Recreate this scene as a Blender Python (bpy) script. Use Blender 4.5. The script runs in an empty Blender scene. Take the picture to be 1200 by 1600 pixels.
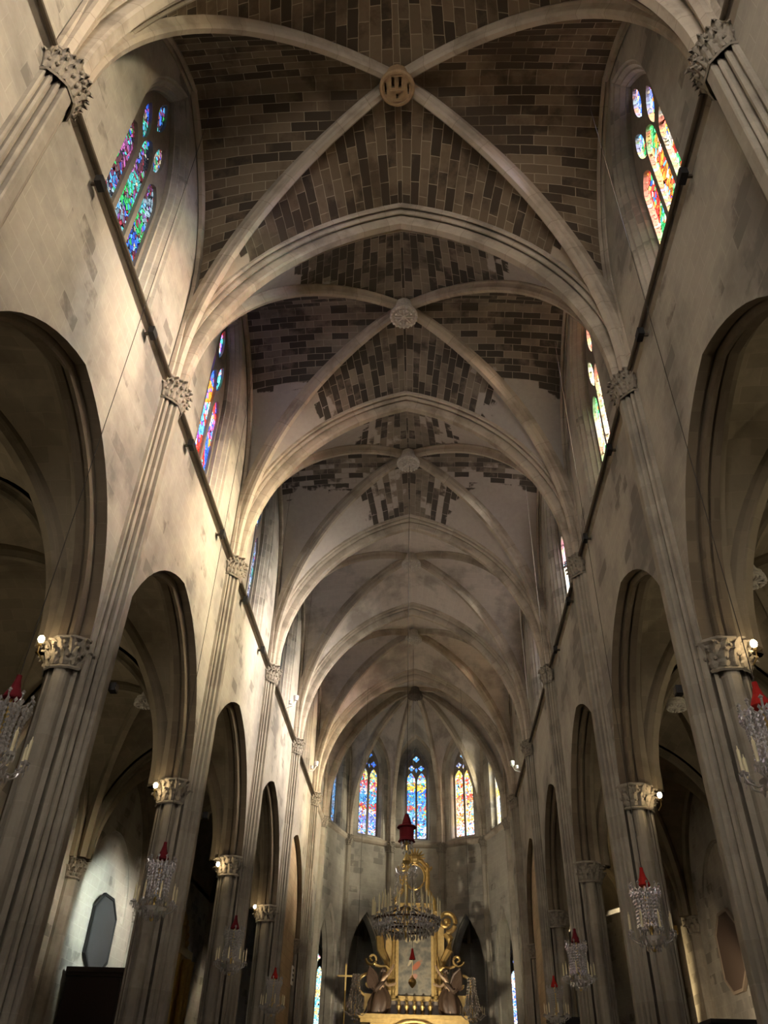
import bpy, bmesh, math, random
from mathutils import Vector, Matrix
from mathutils.geometry import tessellate_polygon
random.seed(7)
PI = math.pi
SC = bpy.context.scene
COL = SC.collection

# ------------------------------------------------------------------ helpers
class MB:
    """collects vertices, faces and uvs and links them as ONE mesh object"""
    def __init__(self):
        self.v, self.f, self.uv, self.mi = [], [], [], []
    def face(self, pts, uv=None, mi=0):
        b = len(self.v)
        self.v += [tuple(p) for p in pts]
        self.f.append(list(range(b, b + len(pts))))
        self.uv.append(uv); self.mi.append(mi)
    def grid(self, rows, uvs=None, closed=False, mi=0):
        b = len(self.v); n = len(rows[0])
        for r in rows: self.v += [tuple(p) for p in r]
        m = n if closed else n - 1
        for i in range(len(rows) - 1):
            for j in range(m):
                k = (j + 1) % n
                self.f.append([b + i*n + j, b + i*n + k, b + (i+1)*n + k, b + (i+1)*n + j])
                self.mi.append(mi)
                if uvs is None: self.uv.append(None)
                else:
                    ua, ub = uvs[i], uvs[i+1]
                    self.uv.append([ua[j], ua[k] if k else ua[-1], ub[k] if k else ub[-1], ub[j]])
    def poly(self, pts, mi=0):
        self.face(pts, None, mi)
    def box(self, x0, x1, y0, y1, z0, z1, mi=0):
        p = [(x0,y0,z0),(x1,y0,z0),(x1,y1,z0),(x0,y1,z0),(x0,y0,z1),(x1,y0,z1),(x1,y1,z1),(x0,y1,z1)]
        self.idx(p, [(0,3,2,1),(4,5,6,7),(0,1,5,4),(1,2,6,5),(2,3,7,6),(3,0,4,7)], mi)
    def idx(self, p, fs, mi=0):
        b = len(self.v); self.v += [tuple(q) for q in p]
        for f in fs:
            self.f.append([b + i for i in f]); self.uv.append(None); self.mi.append(mi)
    def lathe(self, prof, n=16, c=(0,0,0), mi=0, rfun=None):
        rows = []
        for r, z in prof:
            row = []
            for k in range(n):
                a = 2*PI*k/n
                rr = r*(rfun(a, z) if rfun else 1)
                row.append((c[0]+rr*math.cos(a), c[1]+rr*math.sin(a), c[2]+z))
            rows.append(row)
        self.grid(rows, closed=True, mi=mi)
    def ball(self, c, r, n=8, m=6, s=(1,1,1), mi=0):
        rows = []
        for i in range(m + 1):
            t = PI*i/m
            rows.append([(c[0]+r*s[0]*math.sin(t)*math.cos(2*PI*k/n), c[1]+r*s[1]*math.sin(t)*math.sin(2*PI*k/n), c[2]-r*s[2]*math.cos(t)) for k in range(n)])
        self.grid(rows, closed=True, mi=mi)
    def octa(self, c, r, h, mi=0):
        x, y, z = c
        self.idx([(x+r,y,z),(x,y+r,z),(x-r,y,z),(x,y-r,z),(x,y,z+h),(x,y,z-h)],
                 [(0,1,4),(1,2,4),(2,3,4),(3,0,4),(1,0,5),(2,1,5),(3,2,5),(0,3,5)], mi)
    def tube(self, pts, r, n=6, mi=0, cap=True):
        pts = [Vector(p) for p in pts]; rows = []
        rs = r if isinstance(r, (list, tuple)) else [r]*len(pts)
        up = Vector((0,0,1))
        for i, p in enumerate(pts):
            t = (pts[min(i+1, len(pts)-1)] - pts[max(i-1, 0)])
            t = t.normalized() if t.length > 1e-9 else Vector((0,0,1))
            a = t.cross(up if abs(t.z) < .95 else Vector((1,0,0))).normalized(); b = t.cross(a)
            rows.append([tuple(p + rs[i]*(math.cos(2*PI*k/n)*a + math.sin(2*PI*k/n)*b)) for k in range(n)])
        self.grid(rows, closed=True, mi=mi)
        if cap:
            self.poly(rows[0][::-1], mi); self.poly(rows[-1], mi)
    def prism(self, pts, z0, z1, mi=0, cap=True):
        self.grid([[(x,y,z0) for x, y in pts], [(x,y,z1) for x, y in pts]], closed=True, mi=mi)
        if cap:
            self.poly([(x,y,z1) for x, y in pts], mi); self.poly([(x,y,z0) for x, y in pts][::-1], mi)
    def build(self, name, mats, parent=None, smooth=False, weld=True):
        me = bpy.data.meshes.new(name)
        me.from_pydata(self.v, [], self.f)
        mats = mats if isinstance(mats, (list, tuple)) else [mats]
        for m in mats: me.materials.append(m)
        uvl = me.uv_layers.new(name='UVMap')
        for p in me.polygons:
            p.material_index = self.mi[p.index]; p.use_smooth = smooth
            u = self.uv[p.index]
            n = p.normal
            ax = max(range(3), key=lambda i: abs(n[i]))
            for k, li in enumerate(p.loop_indices):
                if u is not None: uvl.data[li].uv = u[k]
                else:
                    c = me.vertices[me.loops[li].vertex_index].co
                    uvl.data[li].uv = (c.y, c.z) if ax == 0 else ((c.x, c.z) if ax == 1 else (c.x, c.y))
        if smooth and weld:
            bm = bmesh.new(); bm.from_mesh(me)
            bmesh.ops.remove_doubles(bm, verts=bm.verts, dist=1e-5)
            bm.to_mesh(me); bm.free()
            for p in me.polygons: p.use_smooth = True
        me.update()
        o = bpy.data.objects.new(name, me); COL.objects.link(o)
        if parent: o.parent = parent
        return o

def tag(o, label=None, cat=None, group=None, kind=None):
    if label: o['label'] = label
    if cat: o['category'] = cat
    if group: o['group'] = group
    if kind: o['kind'] = kind
    return o
def empty(name, loc=(0,0,0), rz=0):
    o = bpy.data.objects.new(name, None); COL.objects.link(o)
    o.location = loc; o.rotation_euler = (0,0,rz); o.empty_display_size = .2
    return o
def copy_tree(o, parent=None):
    c = o.copy(); COL.objects.link(c)
    if parent: c.parent = parent
    for ch in list(o.children): copy_tree(ch, c)
    return c

# ------------------------------------------------------------------ materials
def newmat(name):
    m = bpy.data.materials.new(name); m.use_nodes = True
    nt = m.node_tree; nt.nodes.clear()
    out = nt.nodes.new('ShaderNodeOutputMaterial')
    return m, nt, out
def N(nt, t, **kw):
    n = nt.nodes.new(t)
    for k, v in kw.items():
        if k in n.inputs: n.inputs[k].default_value = v
        else: setattr(n, k, v)
    return n
def mixc(nt, fac, a, b, blend='MIX'):
    n = nt.nodes.new('ShaderNodeMix'); n.data_type = 'RGBA'; n.blend_type = blend
    for s, val in ((0, fac), (6, a), (7, b)):
        if hasattr(val, 'links'): nt.links.new(val, n.inputs[s])
        else: n.inputs[s].default_value = val if not isinstance(val, tuple) else (*val[:3], 1)
    return n.outputs[2]
def mth(nt, op, a, b=0.0, c=None):
    n = nt.nodes.new('ShaderNodeMath'); n.operation = op
    for i, val in enumerate((a, b, c)):
        if val is None: continue
        if hasattr(val, 'links'): nt.links.new(val, n.inputs[i])
        else: n.inputs[i].default_value = val
    return n.outputs[0]
def ramp(nt, fac, stops, interp='LINEAR'):
    n = nt.nodes.new('ShaderNodeValToRGB'); n.color_ramp.interpolation = interp
    e = n.color_ramp.elements
    while len(e) < len(stops): e.new(0.5)
    for i, (p, c) in enumerate(stops):
        e[i].position = p; e[i].color = (*c[:3], 1) if isinstance(c, tuple) else (c, c, c, 1)
    nt.links.new(fac, n.inputs[0])
    return n.outputs[0]

def stone(name, c1, c2, mortar, bw=.62, bh=.31, msize=.012, dirt=(.06,.05,.04), dirt_amt=.5, dscale=.5,
          bump=.25, plaster=None, pl_at=None, dark_bricks=0.0, dk_amp=1.6, dk_off=-1.3, darkc=(.03,.027,.022), dthr=(.48,.62)):
    """ashlar masonry; plaster + pl_at = (lo, hi): second uv layer 's' holds the height up the vault, below pl_at a smooth coat hides the blocks"""
    m, nt, out = newmat(name); L = nt.links.new
    uv = N(nt, 'ShaderNodeUVMap', uv_map='UVMap').outputs[0]
    pos = N(nt, 'ShaderNodeTexCoord').outputs['Object']
    geo = N(nt, 'ShaderNodeNewGeometry').outputs['Position']
    nb = N(nt, 'ShaderNodeTexNoise', Scale=3.0, Detail=2.0); L(geo, nb.inputs['Vector'])
    vm = N(nt, 'ShaderNodeVectorMath', operation='MULTIPLY_ADD'); L(nb.outputs['Color'], vm.inputs[0]); vm.inputs[1].default_value = (.03,.03,.03); L(uv, vm.inputs[2])
    br = N(nt, 'ShaderNodeTexBrick', Scale=1.0); br.offset = .5; br.inputs['Mortar Size'].default_value = msize
    br.inputs['Mortar Smooth'].default_value = .3; br.inputs['Brick Width'].default_value = bw; br.inputs['Row Height'].default_value = bh
    br.inputs['Color1'].default_value = (0,0,0,1); br.inputs['Color2'].default_value = (1,1,1,1); br.inputs['Mortar'].default_value = (.5,.5,.5,1)
    L(vm.outputs[0], br.inputs['Vector'])
    rnd = br.outputs['Color']; mfac = br.outputs['Fac']
    n1 = N(nt, 'ShaderNodeTexNoise', Scale=dscale, Detail=6.0, Roughness=.6); L(geo, n1.inputs['Vector'])
    n2 = N(nt, 'ShaderNodeTexNoise', Scale=6.0, Detail=5.0, Roughness=.65); L(geo, n2.inputs['Vector'])
    base = mixc(nt, rnd, c1, c2)
    base = mixc(nt, mth(nt, 'MULTIPLY', n2.outputs['Fac'], .55), base, tuple(x*.55 for x in c1))
    if dark_bricks:
        # single blackened blocks, more of them where the soot patches lie
        sel = mth(nt, 'ADD', rnd, mth(nt, 'MULTIPLY_ADD', n1.outputs['Fac'], dk_amp, dk_off + dark_bricks))
        sel = ramp(nt, sel, [(.45, 0.0), (.6, 1.0)])
        base = mixc(nt, mth(nt, 'MULTIPLY', sel, .85), base, darkc)
    base = mixc(nt, mfac, base, mortar)
    dm = ramp(nt, n1.outputs['Fac'], [(dthr[0], 0.0), (dthr[1], 1.0)])
    base = mixc(nt, mth(nt, 'MULTIPLY', dm, dirt_amt), base, dirt)
    h = mth(nt, 'ADD', mth(nt, 'MULTIPLY', mfac, -1.0), mth(nt, 'MULTIPLY', n2.outputs['Fac'], .6))
    if plaster:
        s = N(nt, 'ShaderNodeUVMap', uv_map='s').outputs[0]
        sx = N(nt, 'ShaderNodeSeparateXYZ'); L(s, sx.inputs[0])
        # the coat flakes off block by block: its edge steps along the courses
        e = mth(nt, 'ADD', sx.outputs[0], mth(nt, 'MULTIPLY_ADD', rnd, .10, -.05))
        e = mth(nt, 'ADD', e, mth(nt, 'MULTIPLY_ADD', n1.outputs['Fac'], .22, -.11))
        pm = ramp(nt, e, [(pl_at[0], 1.0), (pl_at[1], 0.0)])
        pc = mixc(nt, n2.outputs['Fac'], plaster, tuple(x*.72 for x in plaster))
        base = mixc(nt, pm, base, pc)
        h = mth(nt, 'MULTIPLY', h, mth(nt, 'SUBTRACT', 1.0, pm))
    bs = N(nt, 'ShaderNodeBsdfPrincipled', Roughness=.9); bs.inputs['Specular IOR Level'].default_value = .15
    L(base, bs.inputs['Base Color'])
    bp = N(nt, 'ShaderNodeBump', Strength=bump, Distance=.03); L(h, bp.inputs['Height']); L(bp.outputs[0], bs.inputs['Normal'])
    L(bs.outputs[0], out.inputs[0])
    return m

def plain(name, col, rough=.5, metal=0.0, spec=.4, noise=0.0, nscale=8, col2=None, bump=0):
    m, nt, out = newmat(name); L = nt.links.new
    bs = N(nt, 'ShaderNodeBsdfPrincipled', Roughness=rough, Metallic=metal); bs.inputs['Specular IOR Level'].default_value = spec
    pos = N(nt, 'ShaderNodeTexCoord').outputs['Object']
    n = N(nt, 'ShaderNodeTexNoise', Scale=float(nscale), Detail=4.0); L(pos, n.inputs['Vector'])
    L(mixc(nt, mth(nt, 'MULTIPLY', n.outputs['Fac'], noise), col, col2 or tuple(c*.4 for c in col)), bs.inputs['Base Color'])
    if bump:
        bp = N(nt, 'ShaderNodeBump', Strength=bump, Distance=.02); L(n.outputs['Fac'], bp.inputs['Height']); L(bp.outputs[0], bs.inputs['Normal'])
    L(bs.outputs[0], out.inputs[0])
    return m
def glow(name, col, s):
    m, nt, out = newmat(name)
    e = N(nt, 'ShaderNodeEmission', Strength=s); e.inputs[0].default_value = (*col, 1)
    nt.links.new(e.outputs[0], out.inputs[0]); return m

def stained(name, pal, strength, cell=7.0, big=1.3, seed=0.0, lead=.05, zones=None, zamt=.6, vary=1.0, trans=1.0):
    """leaded coloured glass lit from outside: small cells inside larger figures"""
    m, nt, out = newmat(name); L = nt.links.new
    uv = N(nt, 'ShaderNodeUVMap', uv_map='UVMap').outputs[0]
    mp = N(nt, 'ShaderNodeMapping'); L(uv, mp.inputs[0]); mp.inputs['Location'].default_value = (seed, seed*.7, seed*.3)
    nz = N(nt, 'ShaderNodeTexNoise', Scale=2.5, Detail=2.0); L(mp.outputs[0], nz.inputs['Vector'])
    wv = N(nt, 'ShaderNodeVectorMath', operation='MULTIPLY_ADD'); L(nz.outputs['Color'], wv.inputs[0]); wv.inputs[1].default_value = (.25,.25,0); L(mp.outputs[0], wv.inputs[2])
    v1 = N(nt, 'ShaderNodeTexVoronoi', Scale=cell); L(wv.outputs[0], v1.inputs['Vector'])
    ve = N(nt, 'ShaderNodeTexVoronoi', Scale=cell, feature='DISTANCE_TO_EDGE'); L(wv.outputs[0], ve.inputs['Vector'])
    v2 = N(nt, 'ShaderNodeTexVoronoi', Scale=big); L(wv.outputs[0], v2.inputs['Vector'])
    s1 = N(nt, 'ShaderNodeSeparateColor'); L(v1.outputs['Color'], s1.inputs[0])
    s2 = N(nt, 'ShaderNodeSeparateColor'); L(v2.outputs['Color'], s2.inputs[0])
    # two cells in three follow the colour of their figure
    foll = mth(nt, 'LESS_THAN', s1.outputs[1], zamt)
    st = [(i/len(pal), c) for i, c in enumerate(pal)]
    ca = ramp(nt, s1.outputs[0], st, 'CONSTANT'); cb = ramp(nt, s2.outputs[0], st, 'CONSTANT')
    if zones:
        sx = N(nt, 'ShaderNodeSeparateXYZ'); L(uv, sx.inputs[0])
        z0, z1, zs = zones
        t = mth(nt, 'DIVIDE', mth(nt, 'SUBTRACT', sx.outputs[1], z0), z1 - z0)
        t = mth(nt, 'ADD', t, mth(nt, 'MULTIPLY_ADD', s1.outputs[2], .06, -.03))
        cb = ramp(nt, t, zs, 'CONSTANT')
    c = mixc(nt, foll, ca, cb)
    br = mth(nt, 'MULTIPLY_ADD', s1.outputs[2], vary, 1.0 - vary*.5)
    ld = ramp(nt, ve.outputs['Distance'], [(lead*.5, 0.0), (lead, 1.0)])
    e = N(nt, 'ShaderNodeEmission'); L(c, e.inputs[0])
    L(mth(nt, 'MULTIPLY', mth(nt, 'MULTIPLY', br, ld), strength), e.inputs[1])
    # the sun also shines through it, softly tinted
    t = N(nt, 'ShaderNodeBsdfTransparent'); L(mixc(nt, ld, (0,0,0), mixc(nt, 1 - trans, mixc(nt, .45, c, (.8,.78,.72)), (0,0,0))), t.inputs[0])
    ad = N(nt, 'ShaderNodeAddShader'); L(e.outputs[0], ad.inputs[0]); L(t.outputs[0], ad.inputs[1]); L(ad.outputs[0], out.inputs[0])
    return m

WALL = stone('ashlar_wall', (.455,.425,.355), (.42,.39,.325), (.46,.43,.36), .62, .33, .007, (.19,.18,.16), .85, .42, .2, dthr=(.43,.64), dark_bricks=.01, dk_amp=3.4, dk_off=-2.12, darkc=(.16,.145,.12))
PIER = stone('pier_stone', (.40,.365,.295), (.31,.28,.225), (.34,.31,.25), 1.1, .52, .01, (.17,.15,.125), .6, .7, .2)
RIB = stone('rib_stone', (.48,.42,.335), (.38,.33,.26), (.30,.26,.2), .9, 6.0, .012, (.16,.135,.105), .55, .9, .2)
RIBT = stone('arch_stone', (.50,.44,.35), (.40,.35,.275), (.32,.28,.22), .75, 6.0, .012, (.15,.13,.1), .6, .8, .2)
WEB0 = stone('vault_blocks_sooty', (.225,.175,.118), (.115,.09,.06), (.33,.285,.205), .68, .27, .011, (.06,.045,.03), .7, .55, .4,
             plaster=(.40,.34,.26), pl_at=(.06,.10), dark_bricks=.42, darkc=(.05,.04,.03))
WEB0P = stone('vault_blocks_half_plastered', (.225,.175,.118), (.115,.09,.06), (.33,.285,.205), .68, .27, .011, (.06,.045,.03), .7, .55, .4,
             plaster=(.40,.34,.26), pl_at=(.60,.605), dark_bricks=.42, darkc=(.05,.04,.03))
WEB1 = stone('vault_blocks_patched', (.24,.21,.17), (.15,.13,.105), (.30,.27,.22), .55, .25, .011, (.06,.055,.045), .55, .7, .35,
             plaster=(.40,.375,.34), pl_at=(.80,.805), dark_bricks=.55, darkc=(.04,.037,.032))
WEB2 = stone('vault_blocks_plastered', (.27,.235,.19), (.19,.165,.135), (.3,.27,.22), .55, .25, .01, (.10,.09,.075), .5, .8, .3,
             plaster=(.46,.42,.375), pl_at=(.93,.94), dark_bricks=.45, darkc=(.05,.045,.04))
WEB3 = stone('vault_plaster', (.60,.55,.49), (.54,.495,.44), (.56,.515,.46), .6, .28, .008, (.15,.13,.11), .55, .6, .15)
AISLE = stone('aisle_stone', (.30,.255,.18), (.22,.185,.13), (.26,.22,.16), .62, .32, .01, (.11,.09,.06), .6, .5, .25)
SOFFIT = stone('soffit_shade_stone', (.20,.16,.11), (.14,.115,.08), (.17,.14,.095), .62, .32, .01, (.09,.07,.05), .6, .5, .25)  # same stone made darker: shade under the arches put into the colour
CARVE = plain('carved_capital', (.36,.325,.26), .9, 0, .1, .9, 14, (.13,.115,.095), .3)
TRAC = plain('tracery_stone', (.25,.225,.185), .9, 0, .1, .7, 9)
NICHE = stone('tan_stone', (.60,.47,.31), (.52,.40,.27), (.35,.28,.19), .6, .33, .01, (.3,.24,.16), .5, .9)
FLOOR = stone('floor_slabs', (.36,.33,.28), (.30,.27,.225), (.2,.18,.15), .8, .8, .01, (.22,.2,.17), .4, .5, .1)
DARK = plain('dark_walnut', (.022,.011,.007), .5, 0, .3, .5, 6)
BLACK = plain('black_paint', (.012,.012,.012), .6)
WHITE = plain('white_enamel', (.75,.74,.7), .5)
IRON = plain('dark_conduit', (.10,.08,.055), .7, 0, .3, .6, 5)
GOLD = plain('gilded_wood', (.64,.45,.16), .38, .7, .5, .75, 7, (.22,.14,.05), .3)
BRASS = plain('brass', (.62,.45,.16), .3, .9)
BRONZE = plain('brown_carved_figure', (.075,.045,.027), .5, .15, .4, .6, 9, (.06,.035,.02), .2)
RED = plain('red_cloth', (.42,.02,.015), .8, 0, .2, .4, 12)
DRED = plain('dark_red_cloth', (.16,.012,.018), .8, 0, .2, .4, 12)
CANDLE = plain('candle_wax', (.72,.66,.42), .5)
WIRE = plain('steel_wire', (.05,.045,.04), .8, 0, .1)
CANVAS = plain('dark_canvas', (.055,.055,.057), .75, 0, .2, .8, 2, (.05,.047,.042), .1)
CANVAS2 = plain('brown_canvas', (.10,.07,.052), .75, 0, .2, .8, 2.5, (.10,.075,.06), .1)
FRAME = plain('thin_pale_frame', (.25,.2,.15), .6)
def crystal():
    m, nt, out = newmat('cut_crystal'); L = nt.links.new
    g = N(nt, 'ShaderNodeBsdfGlossy', Roughness=.2); g.inputs[0].default_value = (.95,.95,.97,1)
    d = N(nt, 'ShaderNodeBsdfTranslucent'); d.inputs[0].default_value = (.8,.79,.76,1)
    d2 = N(nt, 'ShaderNodeBsdfDiffuse'); d2.inputs[0].default_value = (.7,.69,.67,1)
    t = N(nt, 'ShaderNodeBsdfTransparent')
    m0 = N(nt, 'ShaderNodeMixShader', Fac=.5); L(d.outputs[0], m0.inputs[1]); L(d2.outputs[0], m0.inputs[2])
    m1 = N(nt, 'ShaderNodeMixShader', Fac=.5); L(g.outputs[0], m1.inputs[1]); L(m0.outputs[0], m1.inputs[2])
    m2 = N(nt, 'ShaderNodeMixShader', Fac=.2); L(m1.outputs[0], m2.inputs[1]); L(t.outputs[0], m2.inputs[2])
    L(m2.outputs[0], out.inputs[0]); return m
CRYSTAL = crystal()
BULB = glow('lit_bulb', (1.0,.74,.42), 55)

# ------------------------------------------------------------------ the plan of the church
Y = [-8.4, -1.5, 5.3, 11.98, 18.88, 25.71, 32.58, 39.5]     # pier lines, west to east
WX, AX, OX = 5.08, 5.66, 10.5                                # nave face, aisle face, outer wall
TOP = 22.4
ZC, ZS = 13.85, 14.5                                        # clerestory capital, springing
ARC_HW, ARC_SP, ARC_AP = 2.98, 7.9, 11.5                    # arcade arch

def arch_loop(hw, sp, ap, n=14):
    """pointed arch from (-hw, sp) over (0, ap) to (hw, sp)"""
    h = ap - sp; R = (hw*hw + h*h)/(2*hw); tm = math.asin(min(1, h/R))
    half = [(-hw + R - R*math.cos(tm*k/n), sp + R*math.sin(tm*k/n)) for k in range(n + 1)]
    return half + [(-u, z) for u, z in half[-2::-1]]
def half_curve(P, Q, z0, zs, za):
    P, Q = Vector((P[0], P[1])), Vector((Q[0], Q[1]))
    a, h = (Q - P).length, za - zs; R = (a*a + h*h)/(2*a); flat = h < a
    def f(t):
        z = z0 + t*(za - z0)
        if z <= zs: return Vector((P.x, P.y, z))
        x = a*(1 - math.sqrt(max(0, 1 - ((z - zs)/h)**2))) if flat else R - math.sqrt(max(0, R*R - (z - zs)**2))
        q = P + (Q - P)*min(1, x/a)
        return Vector((q.x, q.y, z))
    return f
NF = 18
FS = [math.sin(math.radians(76)*k/NF)/math.sin(math.radians(76)) for k in range(NF + 1)]
FR = [math.sin(math.radians(78)*k/34)/math.sin(math.radians(78)) for k in range(35)]

def web_half(mb, uv2, A, B, nt=6, bulge=.10):
    """vault cell between boundary curve A and rib B, matched by height"""
    rows, uvs, ss = [], [], []
    va = 0; prev = None
    for k, f in enumerate(FS):
        a, b = A(f), B(f); mid = (a + b)/2
        if prev is not None: va += (mid - prev).length
        prev = mid; w = (b - a).length
        row, ur, sr = [], [], []
        for j in range(nt + 1):
            t = j/nt; p = a.lerp(b, t); p.z += bulge*math.sin(PI*t)*min(1, w/2.5)
            row.append(p); ur.append((t*w, va)); sr.append((f, t))
        rows.append(row); uvs.append(ur); ss.append(sr)
    mb.grid(rows, uvs)
    for i in range(NF):
        for j in range(nt):
            uv2.append([ss[i][j], ss[i][j+1], ss[i+1][j+1], ss[i+1][j]])
def build_web(name, mat, parent, pairs):
    mb, uv2 = MB(), []
    for A, B in pairs: web_half(mb, uv2, A, B)
    o = mb.build(name, mat, parent)
    l = o.data.uv_layers.new(name='s')
    for p in o.data.polygons:
        for k, li in enumerate(p.loop_indices): l.data[li].uv = uv2[p.index][k]
        p.use_smooth = True
    return o

_t = [(.40,.22), (.40,-.05), (.36,-.09), (.325,-.06), (.31,.02), (.28,.02), (.265,-.10), (.235,-.17), (.20,-.17), (.18,-.12), (.17,-.05), (.145,-.06), (.135,-.24), (.12,-.36), (.085,-.42)]
P_T = [(-l, r) for l, r in _t] + _t[::-1]
P_D = [(-.16,.2),(-.16,-.04),(-.125,-.08),(-.11,-.13),(-.10,-.20),(-.055,-.27),(.055,-.27),(.10,-.20),(.11,-.13),(.125,-.08),(.16,-.04),(.16,.2)]
P_W = [(-.14,.12),(-.14,-.05),(-.08,-.11),(-.05,-.05),(0,-.14),(.09,-.14),(.12,-.05),(.14,.12)]
P_S = [(-.14,.15),(-.14,-.05),(-.09,-.2),(.09,-.2),(.14,-.05),(.14,.15)]

def sweep(mb, f, d, prof, fs=FR, u0=0.0):
    """sweep profile (lateral, outward) along the curve f lying over plan direction d"""
    d = Vector((d[0], d[1], 0)).normalized(); B = Vector((-d.y, d.x, 0)); Zv = Vector((0,0,1))
    pts = [f(t) for t in fs]; rows, uvs = [], []; u = u0
    pl = [0]
    for i in range(1, len(prof)): pl.append(pl[-1] + math.hypot(prof[i][0]-prof[i-1][0], prof[i][1]-prof[i-1][1]))
    for i, p in enumerate(pts):
        t = (pts[min(i+1, len(pts)-1)] - pts[max(0, i-1)]).normalized()
        if i: u += (p - pts[i-1]).length
        n = -d*t.z + Zv*t.dot(d)
        rows.append([p + B*l + n*r for l, r in prof]); uvs.append([(u, q) for q in pl])
    mb.grid(rows, uvs)
    mb.poly(rows[0])
def arch_sweep(mb, P, Q, z0, zs, za, prof):
    M = ((P[0]+Q[0])/2, (P[1]+Q[1])/2)
    for a, b in ((P, Q), (Q, P)):
        f = half_curve(a, M, z0, zs, za); sweep(mb, f, (b[0]-a[0], b[1]-a[1]), prof)

def panel(mb, outer, holes, mp, mi=0, flip=False):
    loops = [outer] + holes
    pts = [p for l in loops for p in l]
    tris = tessellate_polygon([[Vector((u, z, 0)) for u, z in l] for l in loops])
    for t in tris:
        q = [pts[i] for i in t]
        P = [mp(u, z) for u, z in q]
        mb.face(P if not flip else P[::-1], [(u, z) for u, z in q], mi)
def reveal(mb, loops, mp, closed=False, mi=0):
    """loops: list of (outline, depth): joins them front to back"""
    rows, uvs = [], []
    for lp, dp in loops:
        rows.append([mp(u, z, dp) for u, z in lp])
    mb.grid(rows, closed=closed, mi=mi)

def door_loop(hw, sp, ap, z0=0.0, n=14):
    return [(-hw, z0)] + arch_loop(hw, sp, ap, n) + [(hw, z0)]

# ------------------------------------------------------------------ stained glass colours
R_, O_, Yl, G_, T_, B_, V_, W_, P_, K_ = (.9,.05,.03), (1,.3,.03), (1,.72,.08), (.05,.6,.15), (.1,.65,.6), (.05,.16,.9), (.35,.08,.7), (1,.97,.9), (.85,.2,.55), (.02,.02,.03)
LB = (.12,.45,1.0)
GL = {
 'dim':   stained('glass_dim_figures', [B_, (.35,.03,.05), LB, (.45,.12,.35), G_, (.2,.02,.03), K_, (.35,.5,.6), K_, T_, (.3,.1,.45), K_, (.5,.42,.3), (.15,.04,.05)], .8, 10, 1.6, 3.1, .07, zamt=.5, vary=1.4),
 'blue':  stained('glass_blue_red', [B_, R_, LB, B_, O_, T_, V_, (.8,.1,.1), B_, W_, P_], 1.7, 8, 1.3, 9.4, .06, zamt=.65),
 'pale':  stained('glass_pale_lilac', [(.5,.55,.75), (.35,.4,.6), W_, (.45,.4,.6), LB, (.3,.3,.4), P_, T_], .9, 7, 1.4, 5.2, .07, zamt=.5),
 'hot':   stained('glass_sunlit_red_green', [R_, O_, W_, G_, Yl, (1,.12,.03), R_, (1,.85,.7), B_, O_, (.1,.75,.25), R_, LB], 1.3, 9.5, 1.35, 1.7, .06, zamt=.6, vary=1.3),
 'hot2':  stained('glass_sunlit_orange', [O_, W_, G_, R_, Yl, (.9,.8,.75), LB, O_, W_, (.9,.6,.3)], 1.6, 8, 1.1, 6.6, .06, zamt=.55, vary=1.2),
 'white': stained('glass_sunlit_pale', [W_, (1,.85,.5), LB, W_, (.9,.6,.4), P_, (.8,.9,1)], 2.0, 8, 1.4, 2.2, .05, zamt=.6),
}
GL['hot3'] = stained('glass_shaded_red_amber', [R_, O_, W_, G_, Yl, B_], 1.2, 7, 1.25, 4.7, .06, zamt=.6, trans=.45)
zc = [(0,(.75,.8,1)),(.14,(.1,.4,1)),(.2,(.25,.55,1)),(.33,(.85,.15,.12)),(.38,LB),(.52,B_),(.56,Yl),(.64,(.55,.95,1)),(.70,(.1,.35,1)),(.82,(.08,.2,.95)),(.9,LB)]
zl = [(0,(.7,.7,.95)),(.12,(.3,.35,.9)),(.24,(.9,.9,.95)),(.28,(.75,.08,.08)),(.36,LB),(.48,(.75,.6,.6)),(.56,(.8,.1,.15)),(.63,(.9,.85,.3)),(.76,B_),(.86,(.1,.3,1))]
zr = [(0,(1,.8,.85)),(.14,(1,.75,.4)),(.26,(1,.9,.6)),(.33,(1,.55,.3)),(.42,(.9,.1,.08)),(.48,(1,.85,.4)),(.62,(1,.3,.2)),(.68,Yl),(.8,(.3,.4,1)),(.88,LB)]
PALA = [LB, W_, B_, Yl, T_, (.8,.1,.1)]
GL['apse0'] = stained('glass_apse_blue', PALA, 1.0, 11, 2, 1.1, .06, (14.8, 19.9, zc), .7)
GL['apseL'] = stained('glass_apse_blue_red', PALA, .95, 11, 2, 4.1, .06, (14.8, 19.9, zl), .7)
GL['apseR'] = stained('glass_apse_golden', [Yl, W_, O_, R_, LB, W_], 1.3, 11, 2, 8.1, .06, (14.8, 19.9, zr), .7, trans=.3)
GL['apseE'] = stained('glass_apse_yellow', [Yl, W_, (.8,.9,1), W_, (1,.8,.4)], 1.3, 10, 2, 2.9, .06, trans=.3)
GL['apseW'] = stained('glass_apse_faint_blue', [(.2,.3,.5), (.3,.4,.55), LB, (.25,.25,.35)], .7, 10, 2, 2.9, .06)
zt = [(0,(.2,.75,.95)),(.08,(.95,.6,.2)),(.16,(.5,.9,.95)),(.26,(.95,.6,.2)),(.36,(.2,.75,.95)),(.46,(.95,.6,.2)),(.56,(.4,.8,1)),(.66,(.95,.7,.3)),(.76,(.3,.8,.95)),(.85,W_),(.92,(.6,.1,.2)),(.96,P_)]
GL['ambL'] = stained('glass_chapel_turquoise', [(.2,.8,.95), W_, (.1,.45,.7), (.95,.6,.2)], 2.0, 14, 2, 1.9, .1, (5.0, 9.6, zt), .55, trans=.05)
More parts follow.
